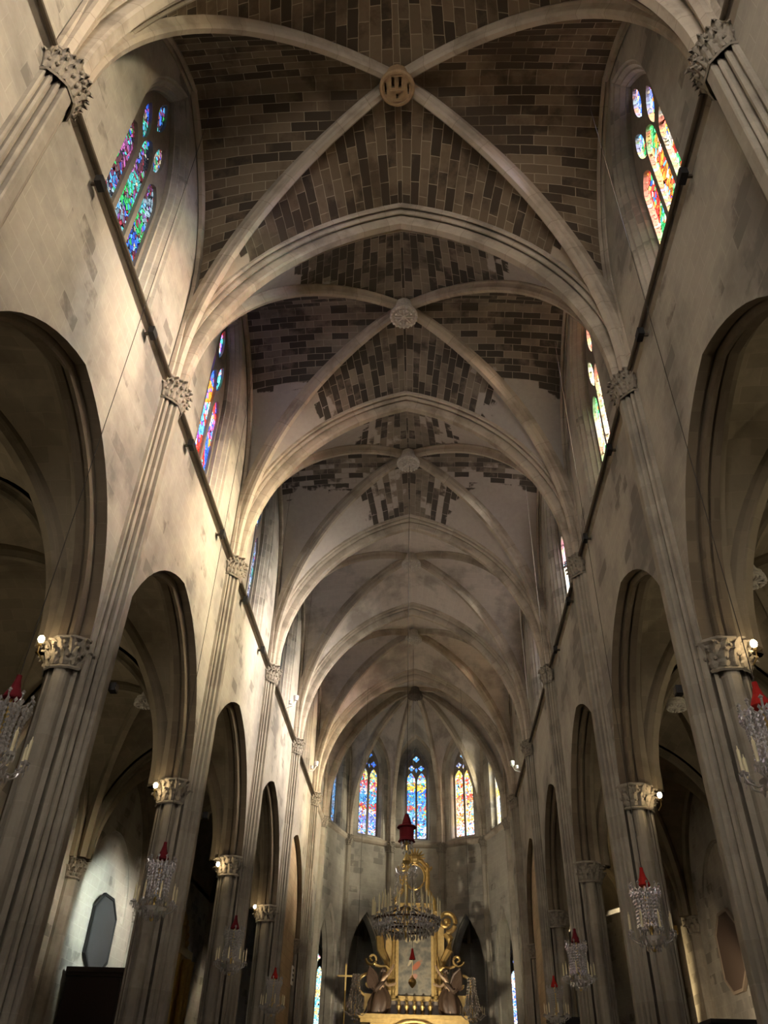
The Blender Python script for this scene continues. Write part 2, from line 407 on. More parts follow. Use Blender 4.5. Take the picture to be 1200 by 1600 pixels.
GL['ambR'] = stained('glass_chapel_lilac', [LB, W_, (.6,.6,1), (.9,.35,.3), B_, (.3,.8,.8)], 2.2, 15, 2, 7.9, .1, None, .2, trans=.05)
GL['west'] = stained('glass_west_pale', [W_, (1,.9,.7), (.8,.9,1), (1,.8,.6)], 3.0, 4, 1, 2.2, .05)

NWIN = [0]
def lancet(cx, z0, sp, ap, hw, n=8):
    return [(cx-hw, z0), ] + [(cx+u, z) for u, z in arch_loop(hw, sp, ap, n)] + [(cx+hw, z0)]
def vesica(cx, cz, hw, hh, tilt=0, n=8):
    R = (hw*hw + hh*hh)/(2*hw); tm = math.asin(min(1, hh/R)); pts = []
    for k in range(n + 1):
        t = -tm + 2*tm*k/n; pts.append((-(R*math.cos(t) - (R - hw)), R*math.sin(t)))
    pts += [(-x, z) for x, z in pts[-2:0:-1]]
    c, s = math.cos(tilt), math.sin(tilt)
    return [(cx + c*x - s*z, cz + s*x + c*z) for x, z in pts]
def quatrefoil(cx, cz, r, n=6):
    pts = []
    for q in range(4):
        a0 = q*PI/2; c = (cx + .55*r*math.cos(a0), cz + .55*r*math.sin(a0))
        for k in range(n + 1):
            a = a0 - 1.9 + 3.8*k/n; pts.append((c[0] + .45*r*math.cos(a), c[1] + .45*r*math.sin(a)))
    return pts

def window(glass, mp, outer, holes, d0, label, parent_loc=(0,0,0)):
    """a traceried window: mp(u, z, depth) places it in its wall"""
    NWIN[0] += 1
    e = tag(empty('window_%d' % NWIN[0]), label, 'window', None, 'structure')
    tr = MB()
    panel(tr, outer, holes, lambda u, z: mp(u, z, d0))
    panel(tr, outer, holes, lambda u, z: mp(u, z, d0 + .14))
    for h in holes: reveal(tr, [(h, d0), (h, d0 + .14)], mp, closed=True)
    tr.build('tracery', TRAC, e)
    g = MB()
    panel(g, outer, [], lambda u, z: mp(u, z, d0 + .08))
    g.build('stained_glass', glass, e)
    return e

# ------------------------------------------------------------------ nave walls
SIDE = {'left': -1, 'right': 1}
WIN_OUT = lambda: [(-1.36, 14.62)] + arch_loop(1.36, 17.9, 20.75, 12) + [(1.36, 14.62)]
def win_loop(hw, z0, ap):
    return [(-hw, z0)] + arch_loop(hw, 18.2, ap, 12) + [(hw, z0)]
ORD = ['first', 'second', 'third', 'fourth', 'fifth', 'sixth']
glass_left = ['pale', 'dim', 'dim', 'blue', 'pale', 'pale', 'pale']
glass_right = ['hot', 'hot3', 'hot', 'hot2', 'white', 'white', 'hot2']
def nave_wall(side):
    s = SIDE[side]; mb = MB(); mo = MB(); ma = MB()
    for i in range(7):
        y0, y1 = Y[i], Y[i+1]; yc = (y0 + y1)/2; hl = (y1 - y0)/2
        filled = i == 6
        hw = hl - .42
        mp = lambda u, z, d=0: Vector((s*(WX + d), yc + u, z))
        a = arch_loop(hw, ARC_SP, ARC_AP)
        outer = [(-hl, 0), (-hw, 0)] + a + [(hw, 0), (hl, 0), (hl, TOP), (-hl, TOP)]
        win = win_loop(1.42, 14.62, 21.15)
        panel(mb, outer, [win], lambda u, z: mp(u, z))
        # splayed window reveal in stepped orders
        reveal(mb, [(win_loop(1.42,14.62,21.15),0), (win_loop(1.39,14.68,21.12),.06), (win_loop(1.33,14.7,21.07),.07), (win_loop(1.27,14.78,21.0),.17),
                    (win_loop(1.22,14.8,20.97),.18), (win_loop(1.17,14.88,20.93),.30), (win_loop(1.12,14.92,20.9),.31), (win_loop(1.12,14.95,20.9),.56)], mp, closed=True)
        # arch orders through the wall
        def al(off): return door_loop(hw - off, ARC_SP, ARC_AP - off, 7.6)
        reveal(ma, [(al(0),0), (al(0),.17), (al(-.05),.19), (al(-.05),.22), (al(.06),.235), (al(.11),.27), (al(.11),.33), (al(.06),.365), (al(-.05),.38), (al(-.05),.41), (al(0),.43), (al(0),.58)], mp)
        # aisle face
        panel(ma, [(-hl,0),(-hw,0)] + a + [(hw,0),(hl,0),(hl,13.2),(-hl,13.2)], [], lambda u, z: mp(u, z, AX - WX))
        if filled:
            panel(mo, door_loop(hw, ARC_SP, ARC_AP), [], lambda u, z: mp(u, z, .22))
        # window
        g = (glass_left if s < 0 else glass_right)[i]
        hw2 = 1.13
        o2 = [(-hw2, 14.9)] + arch_loop(hw2, 18.2, 20.92, 12) + [(hw2, 14.9)]
        hs = [lancet(-.73,15.0,17.8,18.35,.295), lancet(0,15.0,18.3,18.95,.295), lancet(.73,15.0,17.8,18.35,.295),
              vesica(-.47,19.05,.215,.62,.16), vesica(.47,19.05,.215,.62,-.16), vesica(0,20.1,.22,.62)]
        nm = 'high on the left nave wall' if s < 0 else 'high on the right nave wall'
        how = {'dim':'dim blue and crimson', 'blue':'vivid blue and red', 'pale':'pale lilac', 'hot':'blazing red, orange and green', 'hot2':'glowing orange and green', 'hot3':'red and amber', 'white':'washed-out bright white'}[g]
        where = ['at the west end', 'over the viewer', 'in the bay nearest the viewer', 'in the second bay from the viewer', 'in the third bay from the viewer', 'in the fourth bay from the viewer', 'in the last bay before the apse'][i]
        window(GL[g], mp, o2, hs, .42, '%s three-light stained glass window %s, %s' % (how, nm, where))
    w = mb.build('wall_' + side, WALL)
    tag(w, 'pale ashlar nave wall on the %s with tall arches and high windows' % side, 'wall', None, 'structure')
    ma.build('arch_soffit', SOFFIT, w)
    tag(mo.build('blocked_arch', NICHE, w), 'tan stone filling of the last arch')
    # string course under the windows
    sc = MB(); pr = [(0,14.22),(.07,14.26),(.10,14.33),(.13,14.36),(.13,14.43),(.02,14.52),(0,14.52)]
    sc.grid([[(s*(WX - d), y, z) for d, z in pr] for y in (Y[0], Y[7])])
    sc.build('string_course', RIB, w)
    return w
WL = nave_wall('left'); WR = nave_wall('right')
CW = ['at the west end', 'beside the viewer', 'nearest the top of the photo', 'between the first and second full capitals', 'between the second and third full capitals', 'between the third and fourth full capitals', 'last before the apse']
for side, s in SIDE.items():                                # conduit pipes run along the string course, bay by bay
    for i in range(7):
        mb = MB(); mb.tube([(s*(WX-.15), Y[i]+.52, 14.29), (s*(WX-.15), Y[i+1]-.52, 14.29)], .045, 8)
        tag(mb.build('conduit_pipe', IRON), 'dark conduit pipe on the %s string course, %s' % (side, CW[i]), 'pipe', 'string course conduits')

# ------------------------------------------------------------------ pillars
def notch(poly, idx, b=.05, dep=.07):
    """cut a narrow groove at the chosen corners of an open outline"""
    out = []
    c = Vector((sum(p[0] for p in poly)/len(poly), sum(p[1] for p in poly)/len(poly)))
    for i, p in enumerate(poly):
        if i in idx:
            a, q, n = Vector(poly[i-1]), Vector(p), Vector(poly[(i+1) % len(poly)])
            e0 = (a - q).normalized(); e1 = (n - q).normalized()
            out += [tuple(q + e0*b), tuple(q + (e0*.2 + (c - q).normalized()*dep)), tuple(q + (e1*.2*.2 + (c - q).normalized()*dep)), tuple(q + e1*b)]
        else: out.append(tuple(p))
    return out
SH = [(0,-.36), (.10,-.36), (.20,-.26), (.30,-.12), (.30,.12), (.20,.26), (.10,.36), (0,.36)]
_h = [(0,.38), (.07,.38), (.09,.35), (.05,.315), (.06,.285), (.12,.30), (.155,.275), (.15,.235), (.09,.20), (.11,.17), (.20,.185), (.235,.155), (.19,.125), (.21,.105), (.295,.115), (.31,.09)]
SHN = [(d, -y) for d, y in _h] + _h[::-1]
CORE = [(-.06,.42), (-.2,.50), (-.46,.50), (-.60,.40), (-.70,.20), (-.70,-.20), (-.60,-.40), (-.46,-.50), (-.2,-.50), (-.06,-.42)]
_c = [(-.06,.40), (-.12,.40), (-.14,.33), (-.18,.34), (-.20,.43), (-.23,.48), (-.28,.51), (-.38,.51), (-.43,.48), (-.46,.43), (-.47,.34), (-.51,.32), (-.54,.39), (-.59,.37), (-.61,.28), (-.65,.27), (-.70,.20)]
COREN = _c + [(x, -y) for x, y in _c[::-1]]
def offset(poly, d, closed=True):
    n = len(poly); out = []
    for i in range(n):
        p = Vector(poly[i]); a = Vector(poly[i-1]) if (closed or i) else p - (Vector(poly[1]) - p); b = Vector(poly[(i+1) % n]) if (closed or i < n-1) else p + (p - Vector(poly[i-1]))
        e = (b - a); e = e.normalized() if e.length else Vector((1,0))
        out.append((p.x + e.y*d, p.y - e.x*d))
    return out
def signed(poly): return sum(poly[i-1][0]*poly[i][1] - poly[i][0]*poly[i-1][1] for i in range(len(poly)))/2
if signed(CORE) < 0: CORE = CORE[::-1]; COREN = COREN[::-1]
def resample(poly, n, closed):
    pts = [Vector(p) for p in poly] + ([Vector(poly[0])] if closed else [])
    L = [0]
    for i in range(1, len(pts)): L.append(L[-1] + (pts[i]-pts[i-1]).length)
    out = []; k = 0
    for j in range(n):
        t = L[-1]*(j + .5)/n
        while L[k+1] < t: k += 1
        q = pts[k].lerp(pts[k+1], (t - L[k])/(L[k+1]-L[k])); d = (pts[k+1]-pts[k]).normalized()
        out.append((q, Vector((d.y, -d.x))))
    return out
def leaf(mb, c, nrm, w, h, lean, rng):
    """one curled stone leaf: a lobed, ridged tongue that stands off the bell and rolls over at the tip"""
    t = Vector((-nrm.y, nrm.x, 0)); n3 = Vector((nrm.x, nrm.y, 0)); rows = []
    prof = [(0,.0,.55), (.25,.03,1.0), (.45,.05,.72), (.65,.085,1.05), (.85,.135,.8), (1.0,.20,.62), (.97,.25,.45), (.84,.265,.2)]
    for i, (f, o, ww) in enumerate(prof):
        rows.append([tuple(Vector(c) + t*(w*ww*k) + n3*(o*lean*9 + .03*(1 - abs(k)) - .02*(k*k) + .008*rng.random()) + Vector((0,0,h*f))) for k in (-1,-.6,-.25,0,.25,.6,1)])
    mb.grid(rows)
def capital(mb, poly, z0, z1, flare, n, closed, rng):
    h = z1 - z0
    rows = []
    for d, z in ((.03, z0-.06), (.055, z0-.03), (.03, z0), (.0, z0+.02), (.0, z0+.5*h), (flare*.35, z0+.82*h), (flare*.8, z0+.88*h), (flare, z0+.90*h), (flare, z0+.97*h), (flare*.85, z1)):
        rows.append([(x, y, z) for x, y in offset(poly, d, closed)])
    mb.grid(rows, closed=closed)
    if closed: mb.poly(rows[-1])
    for r in range(2):
        pts = resample(offset(poly, .015, closed), n*2, closed)
        for q, nr in pts[r::2]:
            jx = rng.uniform(-.015, .015)
            leaf(mb, (q.x + jx*nr.y, q.y - jx*nr.x, z0 + (.03 + .36*r)*h), nr, rng.uniform(.075, .10), h*rng.uniform(.44,.54), flare*rng.uniform(.55,.75), rng)
    pts = resample(offset(poly, .07, closed), n*2, closed)
    for q, nr in pts[1::2]:
        mb.ball((q.x, q.y, z0 + h*rng.uniform(.25,.4)), rng.uniform(.03,.045), 6, 4)
    for q, nr in pts[0::2]:
        mb.ball((q.x + nr.x*.03, q.y + nr.y*.03, z0 + h*rng.uniform(.66,.78)), rng.uniform(.03,.045), 6, 4)
def pillar():
    rng = random.Random(3)
    e = empty('clustered_pillar')
    m = MB(); sh = SHN if signed(SHN) > 0 else SHN[::-1]
    m.grid([[(x,y,0) for x,y in sh], [(x,y,ZC) for x,y in sh]]); m.build('nave_shaft', PIER, e)
    m = MB(); m.prism(COREN, 0, 7.4, cap=False)
    m.grid([[(x,y,z) for x,y in offset(CORE, d)] for d, z in ((.25,0),(.25,.7),(.12,.95),(.0,1.05))], closed=True)
    m.build('core', PIER, e)
    m = MB(); capital(m, SH if signed(SH) > 0 else SH[::-1], ZC, 14.48, .10, 10, False, rng)
    m.poly([(x,y,14.47) for x,y in offset(SH if signed(SH) > 0 else SH[::-1], .09, False)])
    tag(m.build('upper_capital', CARVE, e), 'leafy capital at the top of the shaft')
    m = MB(); capital(m, CORE, 7.38, 7.9, .10, 18, True, rng)
    tag(m.build('lower_capital', CARVE, e), 'leafy capital at the arch springing')
    return e
proto = pillar()
PN = {2: 'its leafy capital in the top corner of the photo', 3: 'first past the top corner', 4: 'second past the top corner', 5: 'third past the top corner', 6: 'fourth past the top corner', 7: 'at the entrance of the apse', 1: 'beside the viewer', 0: 'at the west end'}
first = True
for side, s in SIDE.items():
    for i in range(8):
        o = proto if first else copy_tree(proto); first = False
        o.location = (s*WX, Y[i], 0); o.rotation_euler.z = 0 if s < 0 else PI
        tag(o, 'fluted grey stone nave pillar on the %s, %s' % (side, PN[i]), 'pillar', 'nave pillars', 'structure')

# ------------------------------------------------------------------ nave vault
def keystone(name, parent, x, y, zb, zt, r, style, mat):
    m = MB()
    m.lathe([(r*.8, zt-zb), (r*.86, .16), (r*.98, .13), (r, .10), (r, .03), (r*.93, 0), (r*.82, 0), (r*.80, .035)], 28, (x, y, zb))
    disc = [(x + r*.8*math.cos(2*PI*k/28), y + r*.8*math.sin(2*PI*k/28)) for k in range(28)]
    sl = lambda x0, x1, y0, y1: [(x + x0, y + y0), (x + x1, y + y0), (x + x1, y + y1), (x + x0, y + y1)]
    slots = [sl(-.13,-.06,-.26,.0), sl(.04,.11,-.26,.0), sl(-.035,.025,.12,.24), sl(-.30,-.25,-.14,.14), sl(.25,.29,-.10,.14)] if style == 'castle' else []
    panel(m, disc, slots, lambda u, w: Vector((u, w, zb + .035)))
    for q in slots: reveal(m, [(q, 0), (q, .2)], lambda u, w, d: Vector((u, w, zb + .035 + d)), closed=True)
    for q in slots: panel(m, q, [], lambda u, w: Vector((u, w, zb + .235)))
    o = m.build(name, mat, parent)
    d = MB()
    if style == 'castle':                                     # a small tower: wall with two tall slots over one short slot
        d.box(x-.18, x+.18, y+.03, y+.06, zb, zb+.05); d.box(x-.15, x+.15, y-.30, y-.28, zb, zb+.05)
        d.box(x-.10, x+.10, y+.28, y+.30, zb, zb+.05)
    else:
        for k in range(8):
            a = 2*PI*k/8
            d.tube([(x+.05*math.cos(a), y+.05*math.sin(a), zb), (x+.28*math.cos(a), y+.28*math.sin(a), zb)], .026, 5)
            d.ball((x+.25*math.cos(a+.39), y+.25*math.sin(a+.39), zb), .05, 6, 4)
        d.ball((x, y, zb), .09, 8, 5)
        for k in range(20):
            a = 2*PI*k/20; d.ball((x+r*.9*math.cos(a), y+r*.9*math.sin(a), zb), .045, 6, 4)
    d.build('relief', mat, o)
    return o
KEYD = plain('keystone_tan', (.40,.28,.16), .9, 0, .1, .8, 9, (.16,.11,.06), .2)
KEYL = plain('keystone_pale', (.74,.70,.63), .9, 0, .1, .8, 16, (.2,.18,.15), .2)
webm = [WEB0, WEB0, WEB0, WEB1, WEB2, WEB3, WEB3]
XS = 5.06
for i in range(7):
    y0, y1 = Y[i], Y[i+1]; yc = (y0 + y1)/2
    v = empty('ceiling_%d' % (i + 1))
    tag(v, ['west end bay of the ribbed nave vault', 'ribbed nave vault bay straight overhead', 'soot-brown block vault bay nearest the viewer with a tan slotted keystone', 'second vault bay with blackened blocks along its crown and a pale round keystone',
            'third vault bay, half plastered, holding the wire of the great chandelier', 'fourth plastered vault bay with a small rosette keystone', 'last plastered vault bay before the apse'][i], 'vault', None, 'structure')
    K = (0, yc); ZK = 21.75
    ribs = {}
    for sx in (-1, 1):
        for yy, sy in ((y0, 1), (y1, -1)):
            P = (sx*XS, yy + sy*.2)
            f = half_curve(P, K, ZS - .05, ZS + .3, ZK); ribs[sx, sy] = f
            m = MB(); sweep(m, f, (K[0]-P[0], K[1]-P[1]), P_D); m.build('diagonal_rib', RIB, v)
    tr = {}
    for yy, sy in ((y0, 1), (y1, -1)):
        for sx in (-1, 1): tr[sx, sy] = half_curve((sx*XS, yy + sy*.3), (0, yy + sy*.3), ZS - .05, ZS, 21.15)
        build_web('web', WEB0P if (i == 2 and sy < 0) else webm[i], v, [(tr[-1, sy], ribs[-1, sy]), (tr[1, sy], ribs[1, sy])])
    for sx in (-1, 1):
        fo = {}
        for yy, sy in ((y0, 1), (y1, -1)): fo[sy] = half_curve((sx*5.05, yy + sy*.30), (sx*5.05, yc), ZS - .05, 17.0, 21.45)
        build_web('web', webm[i], v, [(fo[1], ribs[sx, 1]), (fo[-1], ribs[sx, -1])])
        m = MB()
        for sy in (1, -1): sweep(m, fo[sy], (0, sy), P_W)
        m.build('wall_rib', RIB, v)
    keystone('keystone', v, 0, yc, 21.2, 21.9, .43, 'castle' if i == 2 else 'rosette', KEYD if i == 2 else KEYL)
for i in range(8):
    m = MB(); arch_sweep(m, (-5.13, Y[i]), (5.13, Y[i]), ZS - .05, ZS, 21.12, P_T)
    nm = ['at the west end', 'behind the viewer', 'crossing the top of the photo', 'first full one below it', 'second full one', 'third full one', 'fourth full one', 'framing the apse'][i]
    tag(m.build('transverse_arch', RIBT), 'moulded pointed stone arch spanning the nave vault, %s' % nm, 'arch', 'transverse arches of the nave', 'structure')

# ------------------------------------------------------------------ apse
AP = [(-5.08,39.5), (-5.0,43.3), (-3.9,46.7), (-1.5,48.15), (1.5,48.15), (3.9,46.7), (5.0,43.3), (5.08,39.5)]
KA = (0, 42.8); ZKA = 21.75
apse = MB(); apse_in = MB(); ap_glass = ['', 'apseW', 'apseL', 'apse0', 'apseR', 'apseE', '']
ap_lab = ['', 'narrow faint blue window seen edge-on at the left of the apse', 'blue and red two-light apse window left of the middle one', 'tall blue two-light window in the middle of the apse', 'golden two-light apse window right of the middle one', 'yellow-white window seen edge-on at the right of the apse', '']
for i in range(7):
    P, Q = Vector(AP[i]), Vector(AP[i+1]); L = (Q - P).length; d = (Q - P)/L; nrm = Vector((d.y, -d.x))   # inward
    c = (P + Q)/2
    if nrm.dot(Vector((0, 44)) - c) < 0: nrm = -nrm
    mp = lambda u, z, dp=0: Vector((c.x + d.x*u - nrm.x*dp, c.y + d.y*u - nrm.y*dp, z))
    hw = min(L/2 - .38, 1.15)
    ar = arch_loop(hw, 7.9, 10.65, 12)
    outer = [(-L/2, 0), (-hw, 0)] + ar + [(hw, 0), (L/2, 0), (L/2, TOP), (-L/2, TOP)]
    wl = lambda h, z0, ap: [(-h, z0)] + arch_loop(h, 18.6, ap, 10) + [(h, z0)]
    has = 1 <= i <= 5
    panel(apse, outer, [wl(.86, 14.6, 20.35)] if has else [], lambda u, z: mp(u, z))
    reveal(apse_in, [(door_loop(hw - o, 7.9, 10.65 - o, n=12), dp) for o, dp in ((0,0),(0,.12),(.06,.16),(.06,.5),(0,.56),(0,.8))], mp)
    if has:
        reveal(apse, [(wl(.86,14.6,20.35),0), (wl(.82,14.64,20.3),.05), (wl(.78,14.66,20.26),.06), (wl(.70,14.76,20.16),.3), (wl(.66,14.78,20.1),.5)], mp, closed=True)
        o2 = wl(.68, 14.72, 20.14)
        hs = [lancet(-.325,14.82,18.2,18.75,.265), lancet(.325,14.82,18.2,18.75,.265), quatrefoil(-.3,19.02,.19), quatrefoil(.3,19.02,.19), quatrefoil(0,19.6,.2), vesica(0,18.9,.07,.16)]
        window(GL[ap_glass[i]], mp, o2, hs, .34, ap_lab[i])
wa = tag(apse.build('wall_apse', WALL), 'polygonal stone apse wall with pointed arches below and tall windows above', 'wall', None, 'structure')
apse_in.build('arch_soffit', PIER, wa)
sc = MB()
def inset(pts, d):
    o = []
    for i, p in enumerate(pts):
        v = Vector((0, 42.8)) - Vector(p); o.append(Vector(p) + v.normalized()*d)
    return o
pr = [(0,14.2),(.08,14.26),(.14,14.36),(.14,14.44),(0,14.56)]
sc.grid([[(q.x, q.y, z) for q in inset(AP, dd)] for dd, z in pr]); sc.build('string_course', RIB, wa)
for i in range(1, 7):                                          # slender wall shafts at the corners
    p = Vector(AP[i]); n = (Vector((0, 43.5)) - p).normalized(); t = Vector((-n.y, n.x))
    pol = [p + n*a + t*b for a, b in ((-.05,-.24),(.1,-.22),(.1,-.17),(.2,-.13),(.26,0),(.2,.13),(.1,.17),(.1,.22),(-.05,.24))]
    pol = [(q.x, q.y) for q in pol]
    if signed(pol) < 0: pol = pol[::-1]
    e = empty('apse_shaft')
    tag(e, 'slender wall shaft of the apse, %s' % ['left of the faint blue window', 'between the faint blue window and the blue and red one', 'left of the middle window', 'right of the middle window', 'between the golden window and the yellow one', 'right of the yellow window'][i-1], 'column', 'apse shafts', 'structure')
    m = MB(); m.prism(pol, 0, 13.95, cap=False); m.build('shaft', PIER, e)
    m = MB(); capital(m, pol, 13.95, 14.5, .09, 10, True, random.Random(i)); m.build('capital', CARVE, e)
v = tag(empty('ceiling_8'), 'star of ribs closing over the apse with a dark round keystone', 'vault', None, 'structure')
ribs = []
for i, p in enumerate(AP):
    q = inset([p], .12)[0] if 0 < i < 7 else Vector((math.copysign(XS, p[0]), 39.66))
    f = half_curve((q.x, q.y), KA, ZS - .05, ZS + .2, ZKA); ribs.append(f)
    m = MB(); sweep(m, f, (KA[0]-q.x, KA[1]-q.y), P_S); m.build('apse_rib', RIB, v)
for i in range(7):
    P, Q = inset([AP[i]], .03)[0], inset([AP[i+1]], .03)[0]; M = (P + Q)/2
    d = (Q - P).normalized()*.14
    fa = half_curve(P + d, M, ZS - .05, 18.3, 21.0); fb = half_curve(Q - d, M, ZS - .05, 18.3, 21.0)
    build_web('web', WEB3, v, [(fa, ribs[i]), (fb, ribs[i+1])])
    m = MB(); sweep(m, fa, d, P_W); sweep(m, fb, -d, P_W); m.build('wall_rib', RIB, v)
ta, tb = (half_curve((sx*XS, 39.8), (0, 39.8), ZS - .05, ZS, 21.15) for sx in (-1, 1))
build_web('web', WEB3, v, [(ta, ribs[0]), (tb, ribs[7])])
keystone('keystone', v, 0, 42.8, 21.15, 21.9, .45, 'rosette', plain('keystone_grey', (.22,.19,.16), .9, 0, .1, .8, 12))

# ------------------------------------------------------------------ aisles, ambulatory
for side, s in SIDE.items():
    mb = MB()
    for i in range(6):
        y0, y1 = Y[i], Y[i+1]; yc = (y0+y1)/2; hl = (y1-y0)/2
        mp = lambda u, z, d=0: Vector((s*(OX + d), yc + u, z))
        # a shallow blind chapel arch in each bay
        bl = arch_loop(2.3, 7.2, 9.6)
        hole = [(-2.3, 7.0)] + bl + [(2.3, 7.0)]
        panel(mb, [(-hl,0),(hl,0),(hl,13.4),(-hl,13.4)], [hole], lambda u, z: mp(u, z))
        reveal(mb, [(hole, 0), (hole, .05), ([(u*.96, 7.0 + (z-7.0)*.97) for u, z in hole], .12)], mp, closed=True)
        panel(mb, [(u*.96, 7.0 + (z-7.0)*.97) for u, z in hole], [], lambda u, z: mp(u, z, .12))
    w = tag(mb.build('wall_aisle_' + side, WALL if s < 0 else WALL), 'plain outer wall of the %s aisle' % side, 'wall', None, 'structure')
    for i in range(7):
        sh = [(s*(OX - a*.95), Y[i] + b*.8*(-s)) for a, b in SH]
        if signed(sh) < 0: sh = sh[::-1]
        e = tag(empty('aisle_shaft'), 'slender wall shaft of the %s aisle, %s' % (side, ['at the west end', 'beside the viewer', 'nearest to the viewer', 'second from the viewer', 'third from the viewer', 'by the octagonal panel', 'farthest from the viewer'][i]), 'column', 'aisle wall shafts', 'structure')
        rs = MB(); rs.prism(sh, 0, 7.3, cap=False); rs.build('shaft', PIER, e)
        rc = MB(); capital(rc, sh, 7.3, 7.85, .09, 9, True, random.Random(i)); rc.build('capital', CARVE, e)
    for i in range(6):
        y0, y1 = Y[i], Y[i+1]; yc = (y0+y1)/2; xc = s*8.05
        v = tag(empty('ceiling_%d' % (9 + i + (6 if s > 0 else 0))), 'low brown ribbed aisle vault on the %s, bay %s' % (side, ['at the west end', 'beside the viewer', 'behind the nearest arch', 'behind the second arch', 'behind the third arch', 'behind the fourth arch'][i]), 'vault', None, 'structure')
        K = (xc, yc); rb = {}
        xi, xo = s*5.9, s*10.2
        for xx, sx in ((xi, 0), (xo, 1)):
            for yy, sy in ((y0, 1), (y1, -1)):
                P = (xx, yy + sy*.15); f = half_curve(P, K, 7.85, 7.9, 11.95); rb[sx, sy] = f
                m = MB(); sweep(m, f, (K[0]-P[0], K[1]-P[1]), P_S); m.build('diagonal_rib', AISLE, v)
        for yy, sy in ((y0, 1), (y1, -1)):
            ca = half_curve((xi, yy), (xc, yy), 7.85, 8.3, 11.75); cb = half_curve((xo, yy), (xc, yy), 7.85, 8.3, 11.75)
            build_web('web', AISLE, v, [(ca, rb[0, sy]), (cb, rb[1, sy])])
            m = MB(); sweep(m, ca, (s, 0), P_D); sweep(m, cb, (-s, 0), P_D); m.build('cross_arch', AISLE, v)
        for xx, sx in ((s*5.72, 0), (s*10.45, 1)):
            ca, cb = half_curve((xx, y0+.2), (xx, yc), 7.85, 8.2, 11.85), half_curve((xx, y1-.2), (xx, yc), 7.85, 8.2, 11.85)
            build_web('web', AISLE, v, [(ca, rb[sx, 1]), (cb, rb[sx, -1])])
            m = MB(); sweep(m, ca, (0, 1), P_S); sweep(m, cb, (0, -1), P_S); m.build('wall_rib', AISLE, v)
        keystone('keystone', v, xc, yc, 11.5, 12.05, .3, 'rosette', KEYL)
OUT = [(-10.5,32.58), (-10.5,43.5), (-8.3,50.3), (-3.2,53.6), (3.2,53.6), (8.3,50.3), (10.5,43.5), (10.5,32.58)]
INN = [(-6.15,32.58), (-5.9,43.3), (-4.5,47.3), (-1.8,49.0), (1.8,49.0), (4.5,47.3), (5.9,43.3), (6.15,32.58)]
mb = MB()
for i in range(7):
    P, Q = Vector(OUT[i]), Vector(OUT[i+1]); L = (Q-P).length; d = (Q-P)/L; c = (P+Q)/2; n = Vector((-d.y, d.x))
    if n.dot(c - Vector((0,43))) < 0: n = -n
    mp = lambda u, z, dp=0: Vector((c.x + d.x*u + n.x*dp, c.y + d.y*u + n.y*dp, z))
    if i in (2, 4):                                             # lancets that show through the outer apse arches
        u0 = {2: -.2, 4: .2}[i]
        # place where the sight line through the arch meets this side
        best = min((abs((mp(k*.01, 0).x) - (-5.72 if i == 2 else 5.62)), k*.01) for k in range(-300, 300))
        u0 = best[1]
        win = [(u0-.5, 3.0)] + [(u0+a, z) for a, z in arch_loop(.5, 8.7, 9.75, 8)] + [(u0+.5, 3.0)]
        panel(mb, [(-L/2,0),(L/2,0),(L/2,13),(-L/2,13)], [win], lambda u, z: mp(u, z))
        reveal(mb, [(win,0),(win,.35)], mp, closed=True)
        hs = [lancet(u0-.21,3.05,8.3,8.65,.18,6), lancet(u0+.21,3.05,8.3,8.65,.18,6), quatrefoil(u0,9.1,.22,5)]
        window(GL['ambL' if i == 2 else 'ambR'], mp, win, hs, .2, 'turquoise and orange lancet seen through the far left apse arch' if i == 2 else 'pale lilac and white lancet seen through the far right apse arch')
    else:
        panel(mb, [(-L/2,0),(L/2,0),(L/2,13),(-L/2,13)], [], lambda u, z: mp(u, z))
tag(mb.build('wall_ambulatory', WALL), 'outer wall behind the apse arches', 'wall', None, 'structure')
v = tag(empty('ceiling_21'), 'dark ribbed ambulatory vault behind the apse arches', 'vault', None, 'structure')
cur = []
for p, q in zip(INN, OUT):
    m_ = ((p[0]+q[0])/2, (p[1]+q[1])/2); a, b = half_curve(p, m_, 10.4, 10.7, 12.9), half_curve(q, m_, 10.2, 10.5, 12.9); cur.append((a, b))
    m = MB(); dd = (q[0]-p[0], q[1]-p[1]); sweep(m, a, dd, P_D); sweep(m, b, (-dd[0], -dd[1]), P_D); m.build('cross_arch', AISLE, v)
for i in range(7):
    build_web('web', AISLE, v, [(cur[i][0], cur[i+1][0]), (cur[i][1], cur[i+1][1])])

mb = MB()
for s in (-1, 1): mb.box(min(s*5.15, s*10.7), max(s*5.15, s*10.7), Y[0], 43.3, 13.35, 13.5)
for i in range(1, 6):
    P, Q, A, B = AP[i], AP[i+1], OUT[i], OUT[i+1]
    k = lambda p: (p[0]*1.01, 42.8 + (p[1]-42.8)*1.01)
    g = lambda p: (p[0]*1.02, 42.8 + (p[1]-42.8)*1.02)
    for z in (13.35, 13.5): mb.poly([(*k(P), z), (*g(A), z), (*g(B), z), (*k(Q), z)])
tag(mb.build('roof_aisles', AISLE), 'aisle roof hidden above the aisle vaults', 'roof', None, 'structure')
m = MB(); m.box(-5.2, 5.2, Y[0], 48.3, TOP, TOP + .15)
tag(m.build('roof_nave', AISLE), 'nave roof hidden above the nave vault', 'roof', None, 'structure')
m = MB(); m.box(-11, 11, Y[0]-.6, 54.5, -.3, 0)
tag(m.build('floor', FLOOR), 'pale stone slab floor', 'floor', None, 'structure')
